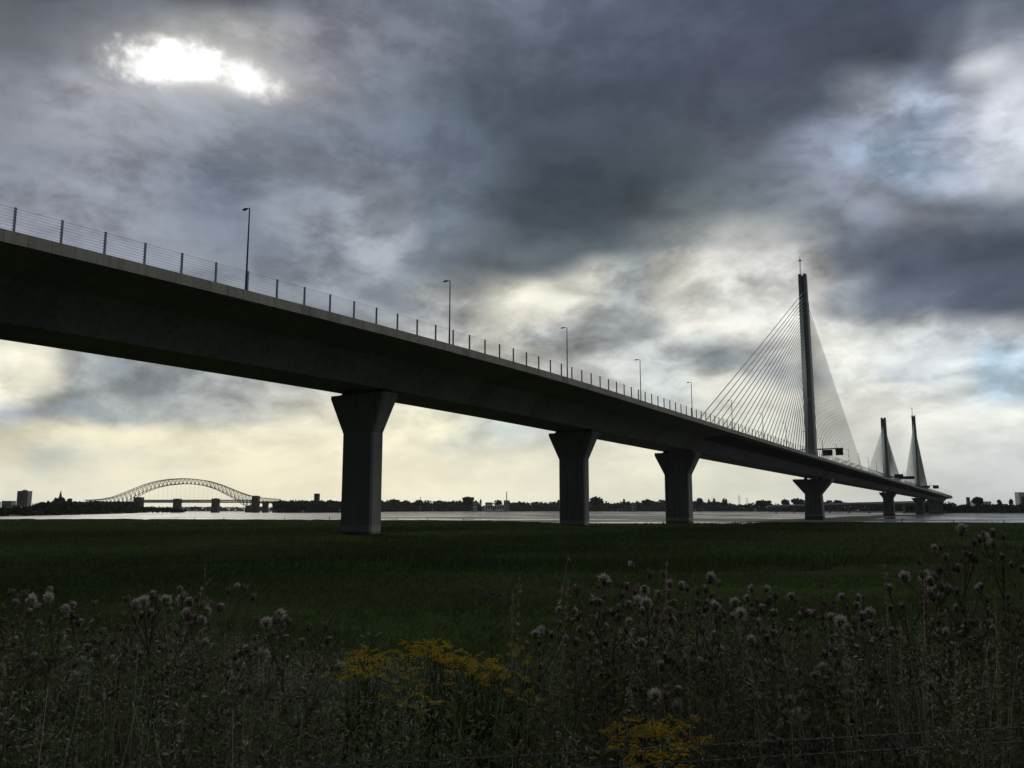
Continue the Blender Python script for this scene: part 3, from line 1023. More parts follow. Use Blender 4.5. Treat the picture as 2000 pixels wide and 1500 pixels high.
# bar of dark mud; its shape and colour also paint the bridge's reflection
mud_reflection_uv = [(1440, 1019.5), (1520, 1015.5), (1600, 1011.5), (1680, 1008), (1750, 1005.6), (1830, 1004.4), (1800, 1006.6), (1750, 1009), (1720, 1012), (1690, 1015), (1640, 1018.5), (1580, 1021.5)]
ring = [on_z(u, v, WATER_Z) for u, v in mud_reflection_uv]
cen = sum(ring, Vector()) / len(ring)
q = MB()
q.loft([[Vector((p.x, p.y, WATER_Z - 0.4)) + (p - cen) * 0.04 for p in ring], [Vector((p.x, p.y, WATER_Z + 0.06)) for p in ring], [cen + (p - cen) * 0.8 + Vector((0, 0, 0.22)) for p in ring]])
M['mud'] = var_mat('mud_reflection', (0.035, 0.031, 0.028, 1), (0.06, 0.054, 0.048, 1), 0.05, 0.75, 0.0, 0.15)
tag(q.build('mudflat_reflection', M['mud']), 'dark bar of mud with painted-in bridge reflection in the river', None, None, 'structure')

# the far bank: waterline traced in bearing and distance, land behind it to the horizon
SHORE_U = [-2500, -700, -200, 0, 120, 220, 268, 285, 330, 480, 535, 548, 600, 660, 720, 760, 900, 1100, 1300, 1480, 1560, 1640, 1740, 1800, 1900, 2000, 2400, 4500]
SHORE_V = [1012, 1011.5, 1010.5, 1009, 1006.5, 1003.6, 1002.2, 999.8, 999.2, 999.2, 999.6, 1001.8, 1001.6, 1001.3, 1000.2, 999.4, 998.9, 998.8, 998.9, 999.2, 1000, 1000.8, 1001.6, 1002.2, 1002.4, 1002.4, 1002.4, 1002.4]


def shore_y(u):
    v = np.interp(u, SHORE_U, SHORE_V)
    b = (750.0 - v) / FPX
    return (CT - b * ST) / (ST + b * CT) * WATER_Z


us = np.linspace(-1500, 3500, 500)
sy_ = shore_y(us)
kx = (us - 1000) / FPX / 1.0099
rowsy = [(-6.0, WATER_Z - 0.8), (4.0, WATER_Z + 0.35), (14.0, -4.3), (60.0, -3.6), (9e9, -3.2)]
vv, nC = [], len(us)
for d, z in rowsy:
    yy = np.minimum(sy_ + d, 4500.0) if d < 1e6 else np.full(nC, 4500.0)
    vv.append(np.stack([kx * yy, yy, np.full(nC, z)], -1))
vv = np.concatenate(vv)
idx = np.arange(len(rowsy) * nC).reshape(len(rowsy), nC)
ff = np.stack([idx[:-1, :-1], idx[:-1, 1:], idx[1:, 1:], idx[1:, :-1]], -1).reshape(-1, 4)
M['farland'] = var_mat('far_bank_turf', (0.025, 0.032, 0.016, 1), (0.045, 0.05, 0.028, 1), 0.02, 0.95)
tag(np_mesh('terrain', vv, ff, M['farland'], smooth=True), 'low far bank of the river', None, None, 'structure')

# ------------------------------------------------------------------ foliage clumps
def crown_quads(c, rx, rz, n, size, seed=None, squash=0.0):
    """n leaf-clump quads spread through an uneven crown of radius rx, half height rz"""
    rg = RNG
    d = rg.normal(0, 1, (n, 3))
    d /= np.linalg.norm(d, axis=1)[:, None]
    lob = 0.72 + 0.5 * vnoise(np.arctan2(d[:, 1], d[:, 0]) * 1.6 + c[0] * 0.37, d[:, 2] * 2.2 + c[1] * 0.11, 3)
    rad = lob * rg.uniform(0.35, 1.0, n) ** 0.45
    p = d * rad[:, None] * np.array([rx, rx, rz]) + np.asarray(c)
    s = size * rg.uniform(0.55, 1.35, n)
    a = rg.normal(0, 1, (n, 3))
    a /= np.linalg.norm(a, axis=1)[:, None]
    bq = np.cross(a, rg.normal(0, 1, (n, 3)))
    bq /= np.linalg.norm(bq, axis=1)[:, None]
    a, bq = a * s[:, None], bq * (s * 0.7)[:, None]
    return np.stack([p - a, p - bq * 0.8, p + a, p + bq], 1).reshape(-1, 3)


M['leaf_far'] = leaf_mat('far_tree_leaves', (0.018, 0.026, 0.016, 1), (0.042, 0.055, 0.026, 1), 0.15)
M['bark'] = var_mat('bark', (0.04, 0.034, 0.028, 1), (0.07, 0.06, 0.05, 1), 1.0)


def zpix(v, Y):
    return at(1000, v, Y).z


def wood(label, u0, u1, Yf, tops, depth=60.0, step=5.0, base=None, jit=2.0):
    """a run of trees reading as one mass; tops = [(u, v)] sets the skyline"""
    tu, tv = [a for a, _ in tops], [b_ for _, b_ in tops]
    parts = []
    u = u0
    while u < u1:
        Y = Yf(u) + RNG.uniform(8, depth)
        v = np.interp(u, tu, tv) - 1.0 + RNG.normal(0, jit) * 0.5 + 0.7 * abs(RNG.normal(0, jit))
        zt = zpix(v, Y)
        zb = -4.4
        h = max(zt - zb, 2.0)
        px = Y / FPX
        rx = max(h * RNG.uniform(0.42, 0.62), 3.0 * px)
        x = (u - 1000) / FPX / 1.0099 * Y
        parts.append(crown_quads((x, Y, zb + h * 0.54), rx, h * 0.47, 75, 0.26 * rx + 0.7))
        u += step * RNG.uniform(0.5, 1.3)
    for _ in range(int((u1 - u0) / step * 1.1)):       # scrub along the waterline
        u = RNG.uniform(u0, u1)
        Y = Yf(u) + RNG.uniform(4, 30)
        h = RNG.uniform(0.25, 0.55) * max(zpix(np.interp(u, tu, tv), Y) + 4.4, 3.0)
        x = (u - 1000) / FPX / 1.0099 * Y
        parts.append(crown_quads((x, Y, -4.4 + h * 0.42), h * 0.9, h * 0.55, 40, 0.25 * h + 0.4))
    V = np.concatenate(parts)
    f = np.arange(len(V)).reshape(-1, 4)
    o = np_mesh('woodland', V, f, M['leaf_far'], attr=RNG.random(len(f)))
    return tag(o, label, 'woodland', None, 'stuff')


Ysh = lambda u: float(shore_y(u))
wood('dark wooded bank on the left below the tower block and church', -260, 268, Ysh, [(-260, 984), (-10, 986), (2, 994), (24, 994), (28, 991), (64, 992), (68, 984), (76, 981), (100, 981), (140, 981), (200, 981.5), (268, 982)], 120, 5)
wood('flat-topped dark wooded bank between the old bridges and the nearest pier', 548, 700, Ysh, [(548, 979), (600, 979), (650, 979), (700, 979)], 90, 4, jit=0.8)
wood('long low far tree line between the first and second piers', 690, 1130, Ysh, [(690, 979), (760, 978), (840, 980), (900, 979), (930, 980), (945, 990), (988, 991), (994, 981), (1050, 982), (1130, 980)], 160, 4.5)
wood('far tree line between the second and third piers', 1130, 1345, Ysh, [(1130, 978), (1170, 980), (1200, 983), (1240, 980), (1300, 979), (1345, 979)], 160, 4.5)
wood('far tree line right of the third pier', 1345, 1570, Ysh, [(1345, 979), (1420, 981), (1440, 987), (1480, 983), (1520, 986), (1570, 986)], 160, 4.5)
wood('scrub and trees on the bank behind the low road viaduct', 1570, 1800, lambda u: Ysh(u) + 330, [(1570, 981), (1640, 981), (1690, 984), (1800, 985)], 140, 4.5)
wood('dark wooded bank at the right under the far end of the bridge', 1770, 2240, Ysh, [(1770, 988), (1800, 984), (1850, 983), (1858, 988), (1872, 988), (1880, 985), (1900, 986), (2000, 986), (2240, 985)], 110, 5)
wood('faint distant shore seen under the old railway bridge', 262, 560, lambda u: 2900.0, [(262, 990), (330, 990.5), (420, 990), (480, 991), (560, 990)], 200, 6, jit=0.6)
wood('dark spit of bank at the foot of the railway bridge left tower', 268, 362, lambda u: 1400.0, [(268, 990), (300, 992), (340, 993), (362, 996)], 30, 4, jit=0.5)

# trees that stand out from the tree line
def tree(u, v_top, v_base, Y, wpx, label, shape='round', group='trees standing out on the far bank'):
    px = Y / FPX
    zb = -4.2
    zt = zpix(v_top, Y)
    h = zt - zb
    x = (u - 1000) / FPX / 1.0099 * Y
    root = thing('poplar_tree' if shape == 'tall' else 'broadleaf_tree', (x, Y, zb), label, 'tree', group)
    rx = wpx * px / 2
    zc0 = zpix(v_base, Y) - zb
    q = MB()
    q.tube([(0, 0, -0.4), (0.1, 0, zc0 * 0.6), (-0.1, 0.1, h * 0.75)], [h * 0.028, h * 0.02, h * 0.006], 7)
    for i in range(5):
        a = i * 2.4 + u
        z0 = h * (0.4 + 0.08 * i)
        q.tube([(0, 0, z0), (math.cos(a) * rx * 0.3, math.sin(a) * rx * 0.3, z0 + h * 0.1), (math.cos(a) * rx * 0.62, math.sin(a) * rx * 0.62, z0 + h * 0.16)], [h * 0.010, h * 0.007, h * 0.002], 5)
    q.build('trunk', M['bark'], root)
    parts = []
    nb = 9 if shape == 'round' else 6
    half = (h - zc0) / 2
    parts.append(crown_quads((0, 0, zc0 + half), rx * 0.85, half * 0.95, 200, rx * 0.16 + 0.25))
    for i in range(nb):
        a = RNG.uniform(0, 2 * PI)
        zz_ = zc0 + half * RNG.uniform(0.5, 1.6)
        rr = rx * RNG.uniform(0.25, 0.6) if shape == 'round' else rx * 0.25
        parts.append(crown_quads((math.cos(a) * rr, math.sin(a) * rr, zz_), rx * RNG.uniform(0.3, 0.5), half * RNG.uniform(0.25, 0.42), 70, rx * 0.13 + 0.2))
    V = np.concatenate(parts)
    f = np.arange(len(V)).reshape(-1, 4)
    np_mesh('crown', V, f, M['leaf_far'], attr=RNG.random(len(f)), parent=root)
    return root


tree(110, 972, 984, 1330, 13, 'round dark tree just left of the church spire')
tree(122, 971, 984, 1330, 13, 'round dark tree just right of the church spire')
tree(136, 973, 983, 1330, 11, 'small round tree standing alone right of the church')
tree(770, 975, 990, 2150, 26, 'broad low tree just right of the nearest bridge pier')
tree(818, 976, 990, 2150, 22, 'low rounded tree under the thin short chimney')
tree(915, 970, 990, 2100, 26, 'largest round tree on the skyline between first and second piers')
tree(939, 974, 990, 2100, 6, 'narrow pointed tree beside the largest round tree', 'tall')
tree(972, 976, 990, 2150, 18, 'rounded tree in front of the tall thin chimney')
tree(1091, 975, 990, 2050, 8, 'narrow tree just left of the second bridge pier', 'tall')
tree(1166, 969, 990, 2000, 30, 'tall bushy tree just right of the second bridge pier')
tree(1219, 973, 990, 2050, 7, 'slim pointed tree between second and third piers', 'tall')
tree(1265, 974, 990, 2050, 26, 'broad tree just left of the third bridge pier')
tree(1366, 971, 990, 2000, 16, 'bushy tree just right of the third bridge pier')
tree(1385, 973, 990, 2000, 7, 'narrow poplar, left of a pair right of the third pier', 'tall')
tree(1395, 972, 990, 2000, 8, 'narrow poplar, right of a pair right of the third pier', 'tall')
tree(1416, 972, 990, 2000, 12, 'upright bushy tree ending the row right of the third pier')
tree(1492, 977, 990, 2000, 34, 'broad rounded tree midway between third pier and tall pylon pier')
tree(1535, 975, 988, 1900, 18, 'round tree left of the tall pylon pier')
tree(1560, 974, 988, 1900, 30, 'wide tree directly left of the tall pylon pier')
tree(1637, 977, 986, 1750, 20, 'small tree above the low road viaduct right of the tall pylon pier')
tree(1910, 970, 987, 1180, 24, 'large round dark tree at the right beyond the end of the bridge')
tree(1952, 975, 987, 1200, 10, 'thin uneven tree left of the pale shed at the right edge')
tree(1975, 974, 987, 1190, 9, 'small dark tree touching the pale shed at the right edge')

# ------------------------------------------------------------------ buildings on the far bank
M['bld_dark'] = var_mat('dark_brick', (0.10, 0.085, 0.075, 1), (0.14, 0.12, 0.105, 1), 0.5)
M['bld_grey'] = var_mat('grey_render', (0.22, 0.22, 0.22, 1), (0.28, 0.275, 0.27, 1), 0.3)
M['bld_pale'] = var_mat('pale_cladding', (0.62, 0.63, 0.64, 1), (0.7, 0.7, 0.7, 1), 0.2)
M['glass'] = mat('dark_window_glass', (0.02, 0.025, 0.03, 1), 0.15, 0.0, 0.5)[0]
M['slate'] = var_mat('slate_roof', (0.06, 0.065, 0.08, 1), (0.09, 0.095, 0.11, 1), 0.8)
M['stone'] = var_mat('sooty_sandstone', (0.10, 0.085, 0.07, 1), (0.17, 0.145, 0.12, 1), 0.25, 0.9)


def blk(q, x0, x1, y0, y1, z0, z1, mi=0):
    q.box(((x0 + x1) / 2, (y0 + y1) / 2, (z0 + z1) / 2), (abs(x1 - x0) / 2, abs(y1 - y0) / 2, abs(z1 - z0) / 2), mi)


def building(name, u0, u1, v_top, Y, label, cat, wallm, storeys, bays, roof='flat', d=14.0, base=-4.2, rel=1.0, group=None):
    px = Y / FPX
    w = (u1 - u0) * px
    h = zpix(v_top, Y) - base
    x = ((u0 + u1) / 2 - 1000) / FPX / 1.0099 * Y
    root = thing(name, (x, Y, base), label, cat, group)
    q = MB()
    blk(q, -w / 2, w / 2, 0, d, -1, h)
    q.build('wall', wallm, root)
    if roof == 'flat':
        q = MB()
        blk(q, -w / 2 - 0.2, w / 2 + 0.2, -0.2, d + 0.2, h + 0.003, h + 0.5)
        rf = q.build('roof', M['slate'], root)
    elif roof == 'gable':
        q = MB()
        rh = w * 0.32
        q.frustum([(-w / 2 - .4, -.4, h), (w / 2 + .4, -.4, h), (0, -.4, h + rh)], [(-w / 2 - .4, d + .4, h), (w / 2 + .4, d + .4, h), (0, d + .4, h + rh)])
        rf = q.build('roof', M['slate'], root)
    elif roof == 'ridge':
        q = MB()
        rh = d * 0.3
        q.frustum([(-w / 2 - .4, -.4, h), (-w / 2 - .4, d + .4, h), (-w / 2 - .4, d / 2, h + rh)], [(w / 2 + .4, -.4, h), (w / 2 + .4, d + .4, h), (w / 2 + .4, d / 2, h + rh)])
        rf = q.build('roof', M['slate'], root)
    for i in range(storeys):
        for j in range(bays):
            q = MB()
            cw, chh = w / bays, h / storeys
            cx_ = -w / 2 + cw * (j + 0.5)
            blk(q, cx_ - cw * 0.28, cx_ + cw * 0.28, -0.06, 0.05, h * i / storeys + chh * 0.35, h * i / storeys + chh * 0.8)
            q.build('window', M['glass'], root)
    return root


tb = building('tower_block', 32, 53, 959.5, 1480, 'tall grey tower block of flats above the trees at the left', 'tower block', M['bld_grey'], 11, 5, 'flat', 13)
q = MB()
w_ = 21 * 1480 / FPX
hh_ = zpix(959.5, 1480) + 4.2
blk(q, -w_ * 0.2, w_ * 0.12, -1.6, -0.07, -1, hh_ + 0.8)
q.build('stair_tower', M['bld_dark'], tb)
q = MB()
blk(q, -3, 3, 4, 9, hh_ + 0.503, hh_ + 2.4)
q.tube([(0, 6.5, hh_ + 2.4), (0, 6.5, hh_ + 5.2)], 0.15, 5)
q.build('plant_room', M['bld_dark'], tb)
building('flats', 3, 22, 979, 1250, 'low pale block of flats at the far left edge', 'flats', M['bld_grey'], 4, 6, 'flat', 12)
building('flats', -30, -8, 981, 1250, 'low grey block of flats cut by the left edge', 'flats', M['bld_grey'], 4, 6, 'flat', 12)
building('house', 22, 36, 990, 1100, 'small pale house below the tower block', 'house', M['bld_pale'], 2, 3, 'ridge', 9)
building('house', 64, 76, 991, 1100, 'small pale house right of the tower block', 'house', M['bld_pale'], 2, 3, 'ridge', 9)

# church with spire
Yc = 1500
cxx = (117 - 1000) / FPX / 1.0099 * Yc
ch = thing('church', (cxx, Yc, -4.2), 'dark church with a pointed spire among round trees at the left', 'church')
zt_, zs_ = zpix(957, Yc) + 4.2, zpix(973.5, Yc) + 4.2
q = MB()
blk(q, -3.0, 3.0, -3.0, 3.0, -1, zs_)
q.build('tower', M['stone'], ch)
q = MB()
ring = [(3.1 * math.cos(PI / 8 + k * PI / 4), 3.1 * math.sin(PI / 8 + k * PI / 4), zs_ + 0.002) for k in range(8)]
q.frustum(ring, [(0.06 * math.cos(k * PI / 4), 0.06 * math.sin(k * PI / 4), zt_) for k in range(8)])
q.build('spire', M['slate'], ch)
q = MB()
q.frustum([(3.0, -4, 0), (20, -4, 0), (20, 4, 0), (3.0, 4, 0)], [(3.0, -4, 8), (20, -4, 8), (20, 4, 8), (3.0, 4, 8)])
q.frustum([(3.0, -4.4, 8), (3.0, 4.4, 8), (3.0, 0, 13)], [(20.3, -4.4, 8), (20.3, 4.4, 8), (20.3, 0, 13)])
q.build('nave', M['stone'], ch)

building('square_tower', 613, 622, 964.5, 1500, 'dark square tower rising behind the bank left of the nearest pier', 'tower', M['bld_dark'], 5, 2, 'flat', 9)
building('warehouse', 948, 962, 984.5, 2080, 'white low warehouse on the far shore, left of a pair', 'warehouse', M['bld_pale'], 1, 3, 'ridge', 14)
building('warehouse', 966, 985, 986, 2080, 'grey-white low warehouse on the far shore, right of a pair', 'warehouse', M['bld_pale'], 1, 4, 'flat', 14)
building('factory', 984, 995, 977.5, 2300, 'grey factory block at the foot of the tall thin chimney', 'factory', M['bld_grey'], 2, 3, 'flat', 16)
building('house', 924, 931, 983, 2090, 'pale house half hidden beside the largest round tree', 'house', M['bld_pale'], 2, 2, 'gable', 10)
building('house', 1235, 1242, 984, 2200, 'grey house among the trees between second and third piers', 'house', M['bld_grey'], 2, 2, 'ridge', 10)
for (u, vt, vb, Y, lab, r0) in ((989.5, 960, 978, 2250, 'tall thin pale chimney rising from the far shore factory', 1.25), (821, 970, 982, 2300, 'short thin dark chimney right of the nearest pier', 0.9)):
    x = (u - 1000) / FPX / 1.0099 * Y
    h = zpix(vt, Y) + 4.2
    root = thing('chimney', (x, Y, -4.2), lab, 'chimney')
    q = MB()
    q.tube([(0, 0, -1), (0, 0, h * 0.5), (0, 0, h)], [r0 * 1.3, r0, r0 * 0.8], 10)
    q.build('shaft', M['bld_grey'], root)
    q = MB()
    q.tube([(0, 0, h - 1.2), (0, 0, h + 0.05)], r0 * 0.98, 10)
    q.build('rim', M['bld_dark'], root)
building('church_tower', 1890, 1895, 971.5, 1420, 'square dark church tower beyond the right end of the bridge', 'church tower', M['bld_dark'], 3, 1, 'flat', 4)
building('house', 1855, 1869, 986, 1400, 'small pale gabled house under the right end of the bridge', 'house', M['bld_pale'], 1, 2, 'gable', 12)
building('warehouse', 1904, 1936, 980, 1420, 'long pale low roof behind trees left of the shed', 'warehouse', M['bld_pale'], 1, 5, 'flat', 20)
building('shed', 1992, 2060, 962, 1400, 'large white shed with dark blue roof edge at the right frame edge', 'shed', M['bld_pale'], 1, 4, 'flat', 12)

# electricity pylons far away
def power_pylon(u, vt, Y, label):
    h = zpix(vt, Y) + 4.2
    x = (u - 1000) / FPX / 1.0099 * Y
    root = thing('electricity_pylon', (x, Y, -4.2), label, 'electricity pylon', 'far electricity pylons')
    q = MB()
    b0, b1 = h * 0.085, h * 0.018
    for i, j in ((-1, -1), (1, -1), (1, 1), (-1, 1)):
        q.tube([(i * b0, j * b0, -0.5), (i * b1, j * b1, h * 0.68), (0, 0, h)], 0.22, 4)
    n = 7
    for k in range(n):
        f0, f1 = k / n, (k + 1) / n
        a0, a1 = b0 + (b1 - b0) * f0, b0 + (b1 - b0) * f1
        for j in (-1, 1):
            q.tube([(-a0, j * a0, h * 0.68 * f0), (a1, j * a1, h * 0.68 * f1)], 0.12, 4)
            q.tube([(a0, j * a0, h * 0.68 * f0), (-a1, j * a1, h * 0.68 * f1)], 0.12, 4)
    q.build('lattice_tower', M['galv'], root)
    for z, w in ((0.68, 0.15), (0.79, 0.2), (0.9, 0.13)):
        q = MB()
        q.tube([(-h * w, 0, h * z), (0, 0, h * (z + 0.03)), (h * w, 0, h * z)], [0.15, 0.3, 0.15], 4)
        q.tube([(-h * w, 0, h * z), (h * w, 0, h * z)], 0.15, 4)
        q.build('crossarm', M['galv'], root)
    return root


power_pylon(1444, 966, 3100, 'faint electricity pylon, left of two, on the horizon left of the tall pylon')
power_pylon(1459, 971, 3600, 'fainter smaller electricity pylon, right of two, left of the tall pylon')

# ------------------------------------------------------------------ old steel arch bridge and stone railway bridge
M['arch'] = var_mat('arch_steel', (0.13, 0.15, 0.14, 1), (0.18, 0.20, 0.19, 1), 0.05, 0.6, 0.1)
YA, YR = 1640.0, 1500.0


def zp4(x4, y4, Y):
    p = at(x4 * 0.3, 880 + y4 * 0.3, Y)
    return p


arch = thing('steel_arch_bridge', zp4(1180, 402, YA), 'large steel lattice arch bridge on the left horizon', 'bridge')
AB = arch.location.copy()
top4 = [(545, 322), (600, 321), (660, 316), (720, 305), (760, 292), (800, 276), (870, 248), (940, 220), (1020, 198), (1100, 186), (1180, 182), (1250, 184), (1340, 196), (1430, 222), (1500, 250), (1560, 275), (1620, 294), (1680, 306), (1740, 312), (1815, 317)]
bot4 = [(826, 331), (880, 296), (940, 265), (1010, 240), (1090, 223), (1180, 215), (1250, 217), (1330, 228), (1400, 250), (1460, 280), (1520, 311), (1570, 345), (1600, 364)]
tx, ty = zip(*top4)
bx_, by_ = zip(*bot4)


def smooth_curve(xs, ys, n):
    """resample a polyline through a light smoothing"""
    X = np.linspace(xs[0], xs[-1], n)
    Y = np.interp(X, xs, ys)
    for _ in range(3):
        Y[1:-1] = 0.25 * Y[:-2] + 0.5 * Y[1:-1] + 0.25 * Y[2:]
    return X, Y


TX, TY = smooth_curve(tx, ty, 140)
BX, BY = smooth_curve(bx_, by_, 90)
DECK4 = 333.0


def lower(x):
    """lower chord height: arch rib in the main span, deck level in the side spans"""
    if x < 826:
        return 326 + 9 * min(1, max(0, (x - 545) / 200)) if x < 780 else 335
    if x > 1600:
        return float(np.interp(x, [1600, 1640, 1690, 1815], [364, 352, 336, 330]))
    return float(np.interp(x, BX, BY))


for side, dY in (('near', 0.0), ('far', 16.0)):
    q = MB()
    wch = 0.55
    q.tube([zp4(x, y, YA) + Vector((0, dY, 0)) for x, y in zip(TX, TY)], wch, 4)
    xs = list(np.linspace(560, 1812, 112))
    q.tube([zp4(x, lower(x), YA) + Vector((0, dY, 0)) for x in xs], wch, 4)
    up = True
    xs2 = np.linspace(565, 1810, 96)
    for i in range(len(xs2) - 1):
        x0, x1 = xs2[i], xs2[i + 1]
        yt0, yt1 = np.interp(x0, TX, TY), np.interp(x1, TX, TY)
        a = (x0, lower(x0)) if up else (x0, yt0)
        b_ = (x1, yt1) if up else (x1, lower(x1))
        q.tube([zp4(*a, YA) + Vector((0, dY, 0)), zp4(*b_, YA) + Vector((0, dY, 0))], 0.34, 4)
        if i % 2 == 0:
            q.tube([zp4(x0, lower(x0), YA) + Vector((0, dY, 0)), zp4(x0, yt0, YA) + Vector((0, dY, 0))], 0.26, 4)
        up = not up
    bpart(q, 'arch_truss', M['arch'], arch, base=AB)
q = MB()
for x in np.linspace(600, 1780, 60):
    for f in (np.interp(x, TX, TY), lower(x)):
        p = zp4(x, f, YA)
        q.tube([p, p + Vector((0, 16, 0))], 0.2, 4)
bpart(q, 'cross_bracing', M['arch'], arch, base=AB)
q = MB()
a, b_ = zp4(420, 336, YA), zp4(1830, 336, YA)
blk(q, a.x, b_.x, YA - 1, YA + 17, a.z - 0.9, a.z + 0.9)
bpart(q, 'road_deck', M['arch'], arch, base=AB)
for x in np.linspace(860, 1530, 24):
    p = zp4(x, lower(x), YA)
    if p.z > a.z + 1.5:
        q = MB()
        q.tube([p, Vector((p.x, p.y, a.z))], 0.09, 4, 0, False)
        bpart(q, 'hanger', M['arch'], arch, base=AB)
for x in (826, 1618):
    p = zp4(x, lower(x), YA)
    q = MB()
    q.loft([[(p.x + i * 5, YA + 8 + j * 11, z) for i, j in ((-1, -1), (1, -1), (1, 1), (-1, 1))] for z in (WATER_Z - 1, p.z + 0.2)])
    bpart(q, 'abutment', M['stone'], arch, base=AB)

rail = thing('railway_bridge', zp4(1280, 405, YR), 'low iron girder railway bridge on stone piers with castle-like towers below the arch', 'bridge')
RB = rail.location.copy()
M['girder'] = var_mat('old_girder_iron', (0.06, 0.075, 0.068, 1), (0.09, 0.11, 0.10, 1), 0.05, 0.6, 0.1)
xr = [918, 1132, 1164, 1382, 1414, 1640]
for x0, x1 in ((918, 1132), (1164, 1382), (1414, 1642)):
    q = MB()
    p0_, p1_ = zp4(x0, 320, YR), zp4(x1, 340, YR)
    for dy_ in (0.0, 8.0):
        blk(q, p0_.x, p1_.x, YR - 0.4 + dy_, YR + 0.4 + dy_, zp4(x0, 325, YR).z, p0_.z)
        blk(q, p0_.x, p1_.x, YR - 0.4 + dy_, YR + 0.4 + dy_, p1_.z, zp4(x0, 336, YR).z)
        n = 26
        for i in range(n):
            xa, xb = p0_.x + (p1_.x - p0_.x) * i / n, p0_.x + (p1_.x - p0_.x) * (i + 1) / n
            za, zb_ = zp4(x0, 336, YR).z, zp4(x0, 325, YR).z
            q.tube([(xa, YR + dy_, za), (xb, YR + dy_, zb_)], 0.3, 4)
            q.tube([(xa, YR + dy_, zb_), (xb, YR + dy_, za)], 0.3, 4)
    blk(q, p0_.x, p1_.x, YR + 0.45, YR + 7.55, p1_.z, p1_.z + 1.5)
    bpart(q, 'lattice_girder', M['girder'], rail, base=RB)


def castle(x0, x1, ytop, merl=4, wide=1.16, yb=409, d=13.0):
    q = MB()
    a, b_ = zp4(x0, ytop, YR), zp4(x1, yb, YR)
    c = (a.x + b_.x) / 2
    hw = (b_.x - a.x) / 2
    q.loft([[(c + i * hw * s_, YR + 4 + j * d / 2 * s_, z) for i, j in ((-1, -1), (1, -1), (1, 1), (-1, 1))]
            for s_, z in ((wide, WATER_Z - 1), (1.0, a.z - 3), (1.0, a.z - 1.4), (1.08, a.z - 1.3), (1.08, a.z - 0.6))])
    for i in range(merl):
        f = -1 + (2 * i + 1) / merl
        for j in (-1, 1):
            q.box((c + f * hw, YR + 4 + j * d * 0.5, a.z - 0.1), (hw / merl * 0.6, 0.5, 0.5))
    bpart(q, 'stone_pier', M['stone'], rail, base=RB)


castle(874, 916, 304, 4, 1.05)
castle(1132, 1164, 314, 3, 1.12)
castle(1382, 1414, 312, 3, 1.12)
castle(1642, 1677, 295, 4, 1.08)
castle(1712, 1736, 330, 2, 1.05)
# stone arches and walls at the two ends
for x0, x1, hole in ((1677, 1712, True), (1736, 1776, True), (1776, 1900, False), (560, 874, False)):
    q = MB()
    zt2, zb2 = zp4(x0, 331, YR).z, WATER_Z - 1
    a, b_ = zp4(x0, 331, YR).x, zp4(x1, 331, YR).x
    if hole:
        zs2 = zp4(x0, 358, YR).z
        rad = (b_ - a) / 2
        zc = zs2
        n = 12
        pts = [(a + rad - rad * math.cos(PI * i / n) * 0.96, zc + (zp4(x0, 341, YR).z - zc) * math.sin(PI * i / n)) for i in range(n + 1)]
        for i in range(n):
            (xa, za), (xb, zb_) = pts[i], pts[i + 1]
            q.add([(xa, YR - 1, za), (xb, YR - 1, zb_), (xb, YR - 1, zt2), (xa, YR - 1, zt2), (xa, YR + 9, za), (xb, YR + 9, zb_), (xb, YR + 9, zt2), (xa, YR + 9, zt2)],
                  [(0, 1, 2, 3), (7, 6, 5, 4), (0, 4, 5, 1), (3, 2, 6, 7)])
    else:
        blk(q, a, b_, YR - 1, YR + 9, zb2, zt2)
        if x0 == 560:
            pass
    bpart(q, 'stone_arch' if hole else 'approach_wall', M['stone'], rail, base=RB)

# low road viaduct on the far bank, right of the tall pylon pier
rv = [(1500, 986.5, 1500), (1570, 984.5, 1440), (1640, 982.0, 1390), (1720, 980.0, 1330), (1785, 978.5, 1270), (1840, 977.5, 1230)]
via = thing('road_viaduct', at(1670, 981, 1370), 'low pale concrete road viaduct on the far bank right of the tall pylon', 'viaduct')
VB_ = via.location.copy()
pts = []
for i in range(len(rv) - 1):
    for k in range(8):
        f = k / 8
        u, v, Y = [rv[i][j] + (rv[i + 1][j] - rv[i][j]) * f for j in range(3)]
        pts.append(at(u, v, Y))
pts.append(at(*rv[-1]))
q, q2 = MB(), MB()
q.loft([[p + Vector((0, o, z)) for o, z in ((0, 0), (0.5, 0), (0.5, -3.0), (0, -3.0))] for p in pts])
bpart(q, 'parapet', M['bld_pale'], via, base=VB_)
q2.loft([[p + Vector((0, o, z)) for o, z in ((0.52, -1.5), (13, -1.5), (11, -5.5), (2.5, -5.5))] for p in pts])
bpart(q2, 'deck', M['pier'], via, base=VB_)
for i in range(2, len(pts) - 2, 4):
    p = pts[i]
    q = MB()
    q.loft([[(p.x + a * 1.2, p.y + 6.5 + b_ * 2.4, z) for a, b_ in ((-1, -1), (1, -1), (1, 1), (-1, 1))] for z in (-5, p.z - 5.4)])
    bpart(q, 'pier', M['pier'], via, base=VB_)

